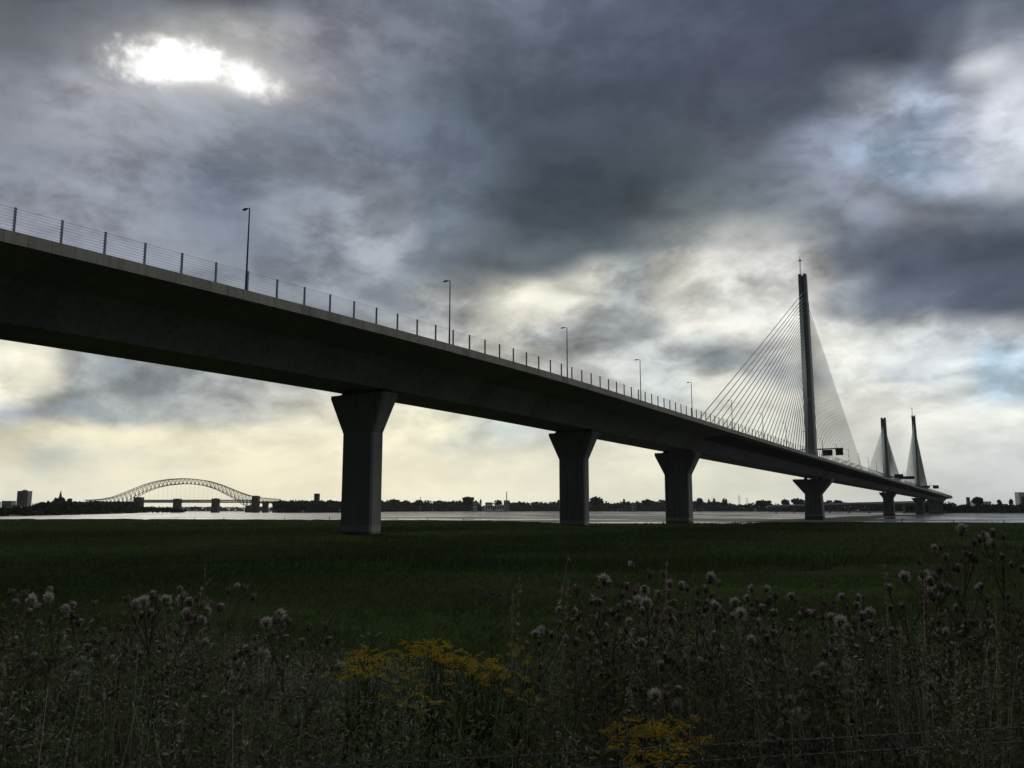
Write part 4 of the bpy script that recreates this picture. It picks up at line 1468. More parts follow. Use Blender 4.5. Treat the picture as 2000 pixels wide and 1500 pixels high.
# thin stakes along the marsh edge
for i, (u, v0, v1, h_lab) in enumerate(((380, 1011, 1016, ''), (437, 1010.5, 1016, ''), (556, 1010.5, 1016, ''), (643, 1009, 1016.5, ''), (774, 1011, 1017, ''), (835, 1010.5, 1017, ''), (905, 1012.5, 1018, ''),
                                        (1651, 1017, 1030, ''), (1762, 1013.5, 1028, ''), (1863, 1015, 1023, ''), (1961, 1016.5, 1024, ''))):
    p = on_z(u, v1, MARSH_Z)
    h = (v1 - v0) * p.y / FPX
    lab = {7: 'thin dark stake in the marsh just right of the tall pylon pier', 8: 'tallest dark stake at the marsh edge below the far pylons', 9: 'dark stake at the marsh edge below the right end of the bridge',
           10: 'rightmost dark stake at the marsh edge'}.get(i, 'tiny dark stake at the marsh edge, %s from the left along the shore' % ORD[i])
    root = thing('stake', p, lab, 'stake', 'stakes along the marsh edge')
    q = MB()
    q.tube([(0, 0, -0.5), (0.01, 0, h * 0.6), (0.05, 0, h)], [0.11, 0.10, 0.08], 6)
    q.build('post', M['bark'], root)
    q = MB()
    q.tube([(0.05, 0, h - 0.12), (0.05, 0, h + 0.01)], 0.12, 6)
    q.build('cap', M['dark'], root)

# ------------------------------------------------------------------ planting on the bank in front of the camera
TOP_U = [-400, 0, 60, 150, 250, 300, 370, 450, 520, 620, 700, 820, 950, 1050, 1110, 1170, 1240, 1330, 1450, 1560, 1700, 1780, 1840, 1900, 2000, 2400]
TOP_V = [1180, 1195, 1190, 1215, 1215, 1200, 1190, 1205, 1245, 1255, 1262, 1262, 1262, 1245, 1230, 1200, 1185, 1185, 1195, 1205, 1215, 1190, 1175, 1160, 1150, 1150]


def canopy(x, y):
    """height above the ground that the undergrowth may reach at a spot"""
    u = 1000 + FPX * 1.028 * x / y
    v = np.interp(u, TOP_U, TOP_V)
    return np.clip(1.68 - (v - 995.0) / FPX * y * 1.0, 0.3, 1.3)


M['weed_green'] = leaf_mat('weed_green', (0.040, 0.058, 0.026, 1), (0.090, 0.120, 0.050, 1), 0.35)
M['weed_grey'] = leaf_mat('weed_grey', (0.13, 0.148, 0.12, 1), (0.27, 0.285, 0.235, 1), 0.35)
M['weed_brown'] = leaf_mat('weed_brown', (0.06, 0.05, 0.04, 1), (0.14, 0.115, 0.09, 1), 0.2)
M['straw'] = leaf_mat('dry_straw', (0.18, 0.155, 0.11, 1), (0.34, 0.30, 0.22, 1), 0.2)
M['fluff'] = leaf_mat('thistle_down', (0.22, 0.21, 0.19, 1), (0.66, 0.64, 0.60, 1), 0.35, 0.9)
M['bract'] = leaf_mat('thistle_bract', (0.10, 0.085, 0.07, 1), (0.26, 0.225, 0.18, 1), 0.2)
M['petal'] = leaf_mat('ragwort_petal', (0.26, 0.175, 0.016, 1), (0.56, 0.40, 0.035, 1), 0.25)
M['purple'] = leaf_mat('knapweed_petal', (0.13, 0.05, 0.11, 1), (0.20, 0.08, 0.17, 1), 0.25)
M['rag_leaf'] = leaf_mat('ragwort_leaf', (0.025, 0.045, 0.014, 1), (0.065, 0.10, 0.030, 1), 0.3)


def diamonds(p, d, s, w, rg=RNG):
    """leaf-shaped quads at p, along d (unit), length s, width share w"""
    n = len(p)
    q = np.cross(d, rg.normal(0, 1, (n, 3)))
    q /= np.linalg.norm(q, axis=1)[:, None] + 1e-9
    s = np.asarray(s)[:, None] if np.ndim(s) else s
    return np.stack([p, p + d * s * 0.45 + q * s * w, p + d * s, p + d * s * 0.45 - q * s * w], 1)


def unit(a):
    return a / (np.linalg.norm(a, axis=1)[:, None] + 1e-9)


def weeds(label, name, nplants, leaves, chooser, matkey, seed, lsize, lwide, spread, stemmy=1.0, ymin=2.35, ymax=7.6):
    rg = np.random.default_rng(seed)
    y = rg.uniform(ymin ** 1.3, ymax ** 1.3, nplants) ** (1 / 1.3)
    x = y * rg.uniform(-0.9, 0.9, nplants)
    pr = chooser(1000 + FPX * x / y, y, x)
    k = rg.random(nplants) < pr
    x, y = x[k], y[k]
    n = len(x)
    z = ground_z(x, y)
    h = canopy(x, y) * rg.uniform(0.45, 1.0, n) ** 0.7
    lean = rg.normal(0, 0.13, (n, 2)) * h[:, None]
    m_ = leaves
    t = rg.random((n, m_)) ** 0.65
    sp = spread * (0.45 + 0.8 * (1 - t)) * rg.random((n, m_)) ** 0.5
    a = rg.uniform(0, 2 * PI, (n, m_))
    P = np.stack([x[:, None] + lean[:, :1] * t ** 1.6 + np.cos(a) * sp, y[:, None] + lean[:, 1:] * t ** 1.6 + np.sin(a) * sp,
                  z[:, None] + h[:, None] * t + 0.25 * sp], -1).reshape(-1, 3)
    D_ = unit(np.stack([np.cos(a), np.sin(a), rg.normal(0.55, 0.5, (n, m_))], -1).reshape(-1, 3) + rg.normal(0, 0.35, (n * m_, 3)))
    S = lsize * rg.uniform(0.5, 1.5, n * m_)
    L_ = diamonds(P, D_, S, lwide, rg).reshape(-1, 3)
    # stems as thin upright slivers
    ns = int(n * stemmy)
    i = rg.integers(0, n, ns)
    w = rg.uniform(0.0015, 0.0035, ns)
    bx = x[i] + rg.normal(0, spread * 0.4, ns)
    by = y[i] + rg.normal(0, spread * 0.4, ns)
    hh = h[i] * rg.uniform(0.7, 1.06, ns)
    a2 = rg.uniform(0, PI, ns)
    c_, s_ = np.cos(a2) * w, np.sin(a2) * w
    tx_, ty_ = bx + lean[i, 0] + rg.normal(0, 0.05, ns), by + lean[i, 1] + rg.normal(0, 0.05, ns)
    St = np.stack([np.stack([bx - c_, by - s_, z[i]], -1), np.stack([bx + c_, by + s_, z[i]], -1),
                   np.stack([tx_ + c_ * .4, ty_ + s_ * .4, z[i] + hh], -1), np.stack([tx_ - c_ * .4, ty_ - s_ * .4, z[i] + hh], -1)], 1).reshape(-1, 3)
    V = np.concatenate([L_, St])
    f = np.arange(len(V)).reshape(-1, 4)
    plant_v = np.repeat(rg.random(n), m_) * 0.6 + 0.4 * rg.random(n * m_)
    vary = np.concatenate([plant_v, rg.random(ns)])
    o = np_mesh(name, V, f, M[matkey], attr=vary)
    return tag(o, label, 'undergrowth', None, 'stuff')


def patch_n(u, y, x, sc, sd):
    return fbm(x * sc, y * sc, 3, sd)


weeds('dense dark green leafy weeds filling the bank in the foreground', 'undergrowth', 2300, 95,
      lambda u, y, x: np.clip(0.35 + 1.6 * (patch_n(u, y, x, 0.9, 41) - 0.35), 0.15, 1), 'weed_green', 101, 0.026, 0.20, 0.13, 1.6)
weeds('pale grey-green feathery weeds in drifts across the bank', 'undergrowth', 2700, 125,
      lambda u, y, x: np.clip(2.6 * (patch_n(u, y, x, 0.8, 47) - 0.40) + 0.55 * np.exp(-((u - 600) / 190) ** 2) + 0.25 * np.exp(-((u - 130) / 120) ** 2), 0.03, 1), 'weed_grey', 102, 0.019, 0.13, 0.10, 2.0)
weeds('dead brown stems and curled leaves among the thistles', 'undergrowth', 2300, 70,
      lambda u, y, x: np.clip(1.2 * (patch_n(u, y, x, 0.8, 53) - 0.35) + 0.5 * np.exp(-((u - 330) / 150) ** 2) + 0.6 * (u > 1150), 0.05, 1), 'weed_brown', 103, 0.020, 0.18, 0.11, 3.2)
weeds('fine green grass growing through the weeds on the bank', 'long_grass', 3400, 9,
      lambda u, y, x: np.full(len(u), 1.0), 'weed_green', 104, 0.17, 0.010, 0.06, 2.0, 2.35, 11.0)


def zone(u):
    for lim, t in ((150, 'at the left frame edge'), (290, 'below the arch bridge left half'), (450, 'below the arch bridge middle'), (580, 'below the arch bridge right end'),
                   (660, 'just left below the nearest pier'), (760, 'below the nearest pier'), (930, 'right of the nearest pier'), (1060, 'left of the second pier'), (1180, 'below the second pier'),
                   (1290, 'between second and third piers'), (1380, 'below the third pier'), (1520, 'right of the third pier'), (1660, 'below the tall pylon'), (1830, 'below the two far pylons'), (9999, 'at the right frame edge')):
        if u < lim:
            return t


# --- thistles gone to seed -------------------------------------------------
def down_mesh(name, rad, n, openness, rg):
    """tuft of thistle down: fine hairs bursting from a point"""
    d = unit(rg.normal(0, 1, (n, 3)) + np.array([0, 0, openness]))
    L = rad * rg.uniform(0.55, 1.1, n)
    base = rg.normal(0, rad * 0.12, (n, 3))
    tip = base + d * L[:, None]
    q = unit(np.cross(d, rg.normal(0, 1, (n, 3)))) * (0.00045 * rg.uniform(0.6, 1.5, n))[:, None]
    hair = np.stack([base - q * 0.5, base + q * 0.5, tip + q, tip - q], 1)
    m_ = n // 2
    j = rg.integers(0, n, m_)
    cc = base[j] + d[j] * (L[j] * rg.uniform(0.5, 1.0, m_))[:, None]
    puff = diamonds(cc, unit(rg.normal(0, 1, (m_, 3))), 0.006 * rg.uniform(0.5, 1.3, m_), 0.2, rg)
    V = np.concatenate([hair, puff]).reshape(-1, 3)
    f = np.arange(len(V)).reshape(-1, 4)
    me_o = np_mesh(name, V, f, M['fluff'], attr=rg.random(len(f)))
    me = me_o.data
    bpy.data.objects.remove(me_o)
    return me


def bract_mesh(rg):
    """cup of dry bracts"""
    P, D_ = [], []
    for r in range(4):
        for i in range(9):
            a = 2 * PI * (i + 0.5 * r) / 9
            z = -0.012 + 0.006 * r
            rr = 0.0065 + 0.0015 * math.sin(r)
            P.append((math.cos(a) * rr, math.sin(a) * rr, z))
            D_.append((math.cos(a) * (0.25 + 0.12 * r), math.sin(a) * (0.25 + 0.12 * r), 1.0))
    P, D_ = np.array(P), unit(np.array(D_))
    V = diamonds(P, D_, np.full(len(P), 0.018), 0.22, rg)
    d = unit(np.array([(math.cos(a), math.sin(a), s) for a in np.linspace(0, 2 * PI, 8, endpoint=False) for s in (-1, 0, 1)]))
    V = np.concatenate([V, diamonds(d * 0.002 - np.array([0, 0, 0.004]), d, np.full(len(d), 0.010), 0.6, rg)]).reshape(-1, 3)
    f = np.arange(len(V)).reshape(-1, 4)
    o = np_mesh('seed_head', V, f, M['bract'], attr=rg.random(len(f)))
    me = o.data
    bpy.data.objects.remove(o)
    return me


rgm = np.random.default_rng(55)
DOWN = [down_mesh('pappus', r, n, op, rgm) for r, n, op in ((0.020, 300, 0.7), (0.025, 380, 0.9), (0.015, 200, 1.2), (0.011, 110, 1.6), (0.031, 440, 0.5))]
BRACT = [bract_mesh(rgm) for _ in range(3)]


def tri_tube_np(pts, r0, r1):
    """three-sided tapered tube as quads"""
    pts = np.asarray(pts, float)
    n = len(pts)
    rr = np.linspace(r0, r1, n)
    out = []
    for i in range(n - 1):
        d = pts[i + 1] - pts[i]
        d = d / (np.linalg.norm(d) + 1e-9)
        a = np.array([1.0, 0.2, 0.1]) if abs(d[2]) > 0.8 else np.array([0.0, 0.0, 1.0])
        s = np.cross(d, a)
        s /= np.linalg.norm(s)
        t = np.cross(d, s)
        ring = [s * math.cos(2 * PI * k / 3) + t * math.sin(2 * PI * k / 3) for k in range(3)]
        for k in range(3):
            a0, a1 = ring[k], ring[(k + 1) % 3]
            out.append([pts[i] + a0 * rr[i], pts[i] + a1 * rr[i], pts[i + 1] + a1 * rr[i + 1], pts[i + 1] + a0 * rr[i + 1]])
    return np.array(out)


def quads_obj(name, arrs, m_, parent, rg):
    V = np.concatenate([a.reshape(-1, 3) for a in arrs])
    f = np.arange(len(V)).reshape(-1, 4)
    return np_mesh(name, V, f, m_, attr=rg.random(len(f)), parent=parent)


def thistle(seed, nb, bushy, fluffy):
    rg = np.random.default_rng(seed)
    root = thing('thistle', (0, 0, 0), 'x', 'thistle', 'thistles gone to seed')
    H = 1.0
    main = np.array([[0.02 * math.sin(i * 1.1 + seed), 0.02 * math.cos(i * 1.3 + seed), H * i / 7 * 0.92] for i in range(8)])
    st = [tri_tube_np(main, 0.0055, 0.0028)]
    heads = [main[-1] + np.array([0, 0, 0.02])]
    for b_ in range(nb):
        t = rg.uniform(0.42, 0.95)
        p0_ = np.array([np.interp(t * 7, range(8), main[:, c]) for c in range(3)])
        a = b_ * 2.4 + rg.uniform(-0.4, 0.4)
        L = (1.02 - t) * rg.uniform(0.35, 0.6) * bushy + 0.09
        dv = np.array([math.cos(a) * 0.62, math.sin(a) * 0.62, 0.85])
        pts = [p0_ + dv * L * q + np.array([0, 0, 0.05 * q * q]) for q in (0, 0.35, 0.7, 1.0)]
        st.append(tri_tube_np(pts, 0.003, 0.0018))
        heads.append(pts[-1])
        for _ in range(rg.integers(0, 3)):
            q = rg.uniform(0.45, 0.95)
            s0 = p0_ + dv * L * q
            dd = dv * rg.uniform(0.3, 0.5) + rg.normal(0, 0.3, 3)
            dd[2] = abs(dd[2]) + 0.3
            e = s0 + dd * rg.uniform(0.05, 0.11)
            st.append(tri_tube_np([s0, (s0 + e) / 2 + rg.normal(0, .004, 3), e], 0.0022, 0.0015))
            heads.append(e)
    quads_obj('stem', st, M['weed_brown'], root, rg)
    # spiny leaves: three lobes a side
    lv = []
    for i in range(30):
        t = rg.uniform(0.08, 0.86)
        p0_ = np.array([np.interp(t * 7, range(8), main[:, c]) for c in range(3)])
        a = i * 2.4
        L = 0.17 * (1.1 - t) + 0.05
        dv = np.array([math.cos(a), math.sin(a), 0.45])
        for q in np.linspace(0.1, 0.95, 7):
            c = p0_ + dv * L * q - np.array([0, 0, 0.22 * L * q * q])
            for sg in (-1, 1):
                sd = np.array([-math.sin(a) * sg, math.cos(a) * sg, rg.uniform(0.0, 0.5)]) + dv * 0.5
                lv.append(diamonds(c[None], unit(sd[None]), 0.034 * (1.1 - 0.7 * q), 0.24, rg))
        lv.append(diamonds(p0_[None], unit((dv * np.array([1, 1, 0.6]))[None]), L, 0.05, rg))
    quads_obj('foliage', lv, M['weed_brown'], root, rg)
    for h in heads:
        o = link('seed_head', BRACT[rg.integers(0, 3)], root)
        o.location = Vector(h)
        o.rotation_euler = (rg.normal(0, 0.35), rg.normal(0, 0.35), rg.uniform(0, 6))
        o.scale = (rg.uniform(0.65, 1.0),) * 3
        if rg.random() < fluffy:
            k = rg.choice([0, 1, 2, 3, 4], p=[0.25, 0.2, 0.25, 0.2, 0.1])
            d = link('pappus', DOWN[k], o)
            d.location = (0, 0, 0.012)
            k_ = rg.uniform(0.55, 1.2)
            d.scale = (k_ * rg.uniform(0.75, 1.3), k_ * rg.uniform(0.75, 1.3), k_ * rg.uniform(0.5, 1.0))
            d.rotation_euler = (rg.normal(0, 0.3), rg.normal(0, 0.3), rg.uniform(0, 6))
    return remember(root)


PROTO = [thistle(11, 6, 0.9, 0.46), thistle(23, 8, 1.0, 0.55), thistle(37, 5, 0.8, 0.6), thistle(41, 9, 1.05, 0.36), thistle(59, 6, 0.75, 0.5), thistle(67, 7, 1.1, 0.6)]
USED = set()


def plant(u, v, Y, label, pk):
    p = at(u, v, Y)
    z = float(ground_z(p.x, Y))
    r = PROTO[pk] if pk not in USED else copy_tree(PROTO[pk])
    USED.add(pk)
    h = p.z - z
    r.location = (p.x, Y, z)
    r.scale = (min(h * 1.0, 1.15),) * 2 + (h / 0.97,)
    r.rotation_euler = (random.uniform(-0.05, 0.05), random.uniform(-0.05, 0.05), random.uniform(0, 6.28))
    r['label'] = label
    return r


TH = [(28, 1182, 4.0), (72, 1163, 4.2), (98, 1178, 3.8), (160, 1205, 4.4), (235, 1212, 4.0), (300, 1192, 4.0), (328, 1180, 4.4), (367, 1158, 4.0), (412, 1198, 3.7), (456, 1172, 4.3), (532, 1228, 4.2), (562, 1234, 3.8), (617, 1236, 3.6),
      (1049, 1222, 4.4), (1104, 1196, 4.6), (1156, 1163, 4.3), (1186, 1160, 4.0), (1214, 1172, 4.4), (1242, 1134, 4.2), (1264, 1168, 3.8), (1286, 1146, 4.5), (1346, 1158, 4.0), (1386, 1166, 4.5), (1420, 1172, 4.2), (1462, 1158, 4.6), (1496, 1186, 4.2),
      (1524, 1222, 3.6), (1572, 1226, 3.6), (1604, 1196, 4.6), (1664, 1172, 4.6), (1672, 1230, 3.7), (1716, 1236, 3.5), (1762, 1172, 4.4), (1790, 1112, 4.0), (1838, 1150, 4.4), (1880, 1096, 4.4), (1901, 1066, 4.3), (1956, 1074, 4.5), (1988, 1090, 4.5), (1500, 1286, 3.3), (1312, 1282, 3.4), (1664, 1345, 2.9), (1374, 1392, 2.8)]
TH.sort()
for i, (u, v, Y) in enumerate(TH):
    look = 'tallest' if v < 1070 else ('tall' if v < 1140 else ('short front' if v > 1270 else 'brown'))
    plant(u, v, Y, '%s downy thistle %s, %s from the left' % (look, zone(u), ORD[i] if i < 40 else 'forty-' + ORD[i - 40]), i % 6)

# --- ragwort ---------------------------------------------------------------
def flower_mesh(rg):
    """one flat-topped cluster of small yellow daisies"""
    P, D_, S = [], [], []
    disc = []
    for i in range(17):
        r = 0.040 * math.sqrt((i + 0.3) / 17)
        a = i * 2.4
        c = np.array([math.cos(a) * r, math.sin(a) * r, 0.012 * math.cos(r / 0.05) + rg.normal(0, 0.004)])
        tilt = unit((np.array([c[0] * 6, c[1] * 6, 1.0]) + rg.normal(0, 0.2, 3))[None])[0]
        e1 = unit(np.cross(tilt, [0.3, 0.9, 0.1])[None])[0]
        e2 = np.cross(tilt, e1)
        for k in range(9):
            b_ = 2 * PI * k / 9
            d = e1 * math.cos(b_) + e2 * math.sin(b_) - tilt * 0.15
            P.append(c + d * 0.003)
            D_.append(d)
            S.append(rg.uniform(0.007, 0.0095))
        disc.append(np.array([c + (e1 * math.cos(b_) + e2 * math.sin(b_)) * 0.004 + tilt * 0.001 for b_ in (0, PI / 2, PI, 3 * PI / 2)]))
    V = diamonds(np.array(P), unit(np.array(D_)), np.array(S), 0.22, rg)
    V = np.concatenate([V, np.array(disc)]).reshape(-1, 3)
    f = np.arange(len(V)).reshape(-1, 4)
    o = np_mesh('flower_cluster', V, f, M['petal'], attr=rg.random(len(f)))
    me = o.data
    bpy.data.objects.remove(o)
    return me


FLOW = [flower_mesh(rgm) for _ in range(4)]


def ragwort(seed, nfl):
    rg = np.random.default_rng(seed)
    root = thing('ragwort', (0, 0, 0), 'x', 'ragwort', 'yellow ragwort on the bank')
    main = np.array([[0.012 * math.sin(i + seed), 0.012 * math.cos(i * 1.2), i / 6 * 0.8] for i in range(7)])
    st = [tri_tube_np(main, 0.005, 0.003)]
    tops = []
    for i in range(nfl):
        a = i * 2.4 + rg.uniform(-.3, .3)
        r = 0.115 * math.sqrt((i + 0.2) / nfl)
        e = np.array([math.cos(a) * r, math.sin(a) * r, 0.985 - 5.0 * r * r - abs(rg.normal(0, 0.045))])
        b_ = main[4 + rg.integers(0, 3)]
        st.append(tri_tube_np([b_, (b_ + e) / 2 + np.array([0, 0, -0.02]), e], 0.0026, 0.0016))
        tops.append(e)
    quads_obj('stem', st, M['rag_leaf'], root, rg)
    n = 160
    t = rg.uniform(0.1, 0.9, n)
    a = rg.uniform(0, 2 * PI, n)
    r = rg.uniform(0.0, 0.12, n) * (1.2 - t)
    P = np.stack([np.cos(a) * r, np.sin(a) * r, 0.85 * t], -1)
    D_ = unit(np.stack([np.cos(a), np.sin(a), rg.normal(0.4, 0.4, n)], -1) + rg.normal(0, 0.3, (n, 3)))
    quads_obj('foliage', [diamonds(P, D_, 0.05 * rg.uniform(0.5, 1.4, n), 0.2, rg)], M['rag_leaf'], root, rg)
    for e in tops:
        o = link('flower_cluster', FLOW[rg.integers(0, 4)], root)
        o.location = Vector(e)
        o.rotation_euler = (rg.normal(0, 0.25), rg.normal(0, 0.25), rg.uniform(0, 6))
        o.scale = (rg.uniform(0.5, 0.85),) * 3
    return remember(root)


RPRO = [ragwort(5, 10), ragwort(9, 7), ragwort(14, 12)]
RG_ = [(690, 1284, 3.7, 0), (718, 1262, 3.9, 2), (742, 1276, 4.1, 1), (778, 1284, 4.2, 1), (812, 1240, 4.1, 0), (846, 1244, 4.0, 2), (884, 1262, 3.9, 2), (926, 1272, 4.0, 2), (958, 1278, 3.8, 0), (992, 1256, 4.1, 1), (1020, 1262, 4.2, 1), (1023, 1316, 3.6, 1), (790, 1318, 3.6, 1),
       (826, 1336, 3.4, 1), (704, 1276, 3.6, 1), (728, 1258, 4.0, 0), (866, 1256, 4.1, 0), (908, 1282, 3.7, 1), (942, 1290, 3.8, 0), (838, 1250, 3.8, 1), (1212, 1424, 2.75, 1), (1246, 1412, 2.8, 2), (1294, 1402, 2.75, 0), (1340, 1416, 2.7, 2), (1296, 1450, 2.5, 0), (1218, 1492, 2.4, 1)]
ru = set()
RG_.sort()
nbk = nfr = 0
for i, (u, v, Y, k) in enumerate(RG_):
    p = at(u, v - (26 if v > 1390 else 8), Y)
    z = float(ground_z(p.x, Y))
    r = RPRO[k] if k not in ru else copy_tree(RPRO[k])
    ru.add(k)
    h = p.z - z
    r.location = (p.x, Y, z)
    r.scale = (0.85, 0.85, h)
    r.rotation_euler = (0, 0, random.uniform(0, 6.28))
    if v > 1390:
        nfr += 1
        r['label'] = 'yellow ragwort close to the barbed wire, %s from the left in the front clump' % ORD[nfr - 1]
    else:
        nbk += 1
        r['label'] = 'yellow ragwort %s, %s from the left in the wide central clump' % (zone(u), ORD[nbk - 1])

# --- dry grass stalks ------------------------------------------------------
GS = [  # top u, v; foot u, v; distance; bend; kind
    (1312, 1092, 1292, 1250, 3.4, 0.9, 'hook', 'drooping hooked dry seed stalk rising above the thistles below the third pier'),
    (1301, 1096, 1299, 1260, 3.4, 0.0, 'spike', 'straight dry seed stalk beside the hooked one'),
    (1110, 1080, 1066, 1230, 3.6, 0.35, 'oat', 'tall leaning oat grass stalk below the second pier'),
    (1014, 1128, 1002, 1240, 3.6, 0.1, 'spike', 'pale upright grass spike between the nearest and second piers'),
    (1002, 1158, 996, 1240, 3.6, 0.05, 'spike', 'shorter grass spike beside the pale upright one'),
    (1110, 1138, 1086, 1250, 3.7, 0.2, 'spike', 'short leaning grass spike behind the oat grass'),
    (1172, 1150, 1130, 1230, 3.6, 0.5, 'oat', 'arched oat grass stalk left of the big thistle clump'),
    (1728, 1104, 1730, 1240, 3.5, 0.0, 'spike', 'straight thin dry stalk standing alone below the far pylons'),
    (1806, 1122, 1780, 1250, 3.5, 0.15, 'dock', 'thick leaning dry dock stalk near the right'),
    (1757, 1212, 1750, 1320, 3.1, 0.05, 'dock', 'upright dry dock stalk right of the white thistle heads'),
    (1342, 1178, 1338, 1320, 3.2, 0.0, 'dock', 'upright rusty dock stalk below the third pier'),
    (1456, 1266, 1512, 1360, 2.9, -0.4, 'bent', 'bent pale stem arching down to the right, upper of two'),
    (1464, 1304, 1492, 1450, 2.7, -0.25, 'bent', 'bent pale stem arching down to the right, lower of two'),
    (1236, 1298, 1204, 1440, 2.8, 0.3, 'dock', 'brown leaning dock stalk above the front ragwort'),
    (1056, 1352, 1066, 1520, 2.5, 0.0, 'bare', 'bare pale stem below the second pier'),
    (986, 1308, 926, 1400, 2.8, 0.3, 'bare', 'slanting bare stem left of the second pier below the ragwort'),
    (770, 1300, 742, 1360, 3.0, 0.2, 'bare', 'short slanting stem under the left ragwort'),
    (366, 1376, 332, 1470, 2.6, 0.35, 'spike', 'bright leaning seed spike at the lower left'),
    (312, 1430, 306, 1540, 2.4, 0.0, 'bare', 'bare thin stem left of the bright leaning spike'),
    (8, 1284, 4, 1450, 2.6, 0.05, 'dock', 'reddish dock stalk touching the left frame edge'),
    (26, 1330, 10, 1460, 2.5, 0.1, 'bare', 'bare stem beside the reddish dock stalk at the left edge'),
    (72, 1400, 82, 1530, 2.4, 0.0, 'bare', 'bare stem at the lower left corner'),
    (88, 1364, 60, 1430, 2.6, 0.2, 'bare', 'slanting bare stem near the left edge'),
    (216, 1366, 240, 1440, 2.6, -0.3, 'bent', 'bent stem arching right at the lower left'),
    (672, 1434, 622, 1520, 2.3, 0.3, 'bare', 'slanting brown stem at the bottom below the nearest pier'),
    (150, 1440, 176, 1540, 2.3, -0.1, 'bare', 'thin leaning stem at the bottom left'),
    (480, 1446, 470, 1540, 2.3, 0.0, 'spike', 'short seed spike at the bottom below the arch bridge'),
    (1652, 1256, 1640, 1420, 2.8, 0.05, 'spike', 'upright straw spike below the tall pylon, left of a group'),
    (1668, 1284, 1664, 1440, 2.8, 0.0, 'spike', 'upright straw spike below the tall pylon, right of a group'),
    (1655, 1316, 1652, 1470, 2.6, 0.0, 'bare', 'bare straw stem in front of the white thistle heads'),
    (1676, 1206, 1674, 1300, 3.2, 0.0, 'bare', 'thin straw stem rising through the white thistle heads'),
    (1768, 1296, 1762, 1430, 2.8, 0.0, 'bare', 'straw stem left of the right-hand straw group'),
    (1804, 1300, 1802, 1440, 2.8, 0.0, 'spike', 'straight straw spike, leftmost of the right-hand straw group'),
    (1820, 1350, 1812, 1500, 2.5, 0.05, 'bare', 'bare low straw stem in the right-hand straw group'),
    (1866, 1254, 1850, 1420, 2.8, 0.1, 'spike', 'leaning straw spike in the right-hand straw group'),
    (1874, 1270, 1872, 1380, 3.0, 0.0, 'bare', 'bare straw stem behind the leaning spike at the right'),
    (1892, 1290, 1888, 1400, 2.8, 0.0, 'dock', 'dry dock stalk in the right-hand straw group'),
    (1928, 1288, 1924, 1420, 2.8, 0.0, 'spike', 'straw spike near the right edge, inner of two'),
    (1948, 1256, 1940, 1400, 2.8, 0.05, 'spike', 'straw spike near the right edge, outer of two'),
    (1976, 1372, 1942, 1450, 2.5, 0.2, 'bare', 'slanting straw stem at the right above the wire'),
    (1610, 1374, 1660, 1480, 2.5, -0.3, 'bent', 'bent straw stem crossing the upper wire'),
    (1612, 1380, 1606, 1500, 2.5, 0.0, 'bare', 'upright straw stem beside the bent one at the wire'),
    (1684, 1350, 1690, 1500, 2.5, 0.0, 'bare', 'upright straw stem crossing both wires below the tall pylon'),
    (1546, 1400, 1540, 1520, 2.4, 0.0, 'bare', 'upright stem crossing both wires right of the front ragwort'),
    (1482, 1440, 1500, 1540, 2.3, -0.1, 'bare', 'low stem behind the wires right of the front ragwort'),
    (1112, 1440, 1080, 1540, 2.3, 0.3, 'spike', 'curved seed spike at the bottom crossing the upper wire'),
    (1000, 1445, 1010, 1540, 2.3, 0.0, 'bare', 'low pale stem behind the upper wire left of the second pier'),
    (1916, 1460, 1930, 1540, 2.2, -0.1, 'bare', 'low stem at the bottom right below the wires'),
    (402, 1098, 404, 1200, 5.0, 0.0, 'oat', 'faint hazy grass head standing alone below the arch bridge'),
]
for i, (ut, vt, ub, vb, Y, bend, kind, lab) in enumerate(GS):
    rg = np.random.default_rng(900 + i)
    a = np.array(at(ut, vt, Y))
    b_ = np.array(at(ub, vb, Y + 0.05))
    gz = float(ground_z(b_[0], Y))
    d = b_ - a
    foot = np.array([b_[0] + d[0] * 0.25, b_[1], gz])
    root = thing('grass_stalk', tuple(foot), lab, 'grass stalk', 'dry stalks on the bank')
    n = 12
    pts = []
    for j in range(n + 1):
        f = j / n
        p = foot + (a - foot) * f
        side = math.sin(PI * f) * bend * 0.10
        p = p + np.array([-side * np.sign(1), 0, 0.0])
        pts.append(p)
    pts = np.array(pts)
    if kind == 'hook':
        e = pts[-1].copy()
        pts = pts[:-2]
        c0 = pts[-1]
        for t_ in np.linspace(0.15, 1, 7):
            pts = np.vstack([pts, c0 + np.array([0.055 * t_ + 0.01 * math.sin(t_ * 3), 0, 0.05 * math.sin(t_ * PI * 0.75)])])
    pts = pts - foot
    thick = {'dock': 0.0050, 'bare': 0.0030, 'bent': 0.0034}.get(kind, 0.0034)
    quads_obj('stalk', [tri_tube_np(pts, thick, thick * 0.4)], M['straw'], root, rg)
    m_ = {'spike': 90, 'hook': 110, 'oat': 26, 'dock': 150, 'bare': 10, 'bent': 16}[kind]
    lo = {'spike': 0.72, 'hook': 0.62, 'oat': 0.62, 'dock': 0.5, 'bare': 0.7, 'bent': 0.6}[kind]
    t = rg.uniform(lo, 1.0, m_) * (len(pts) - 1)
    P = np.stack([np.interp(t, range(len(pts)), pts[:, c]) for c in range(3)], -1)
    out = {'oat': 0.016, 'dock': 0.007}.get(kind, 0.003)
    ax_ = unit(rg.normal(0, 1, (m_, 3)) * 0.5 + np.array([0, 0, -0.6 if kind == 'oat' else 0.7]))
    P = P + rg.normal(0, out, (m_, 3)) * np.array([1, 1, 0.4])
    quads_obj('seed_spike', [diamonds(P, ax_, {'oat': 0.026, 'dock': 0.010}.get(kind, 0.016) * rg.uniform(0.7, 1.3, m_), 0.16 if kind != 'dock' else 0.4, rg)],
              M['straw'], root, rg)

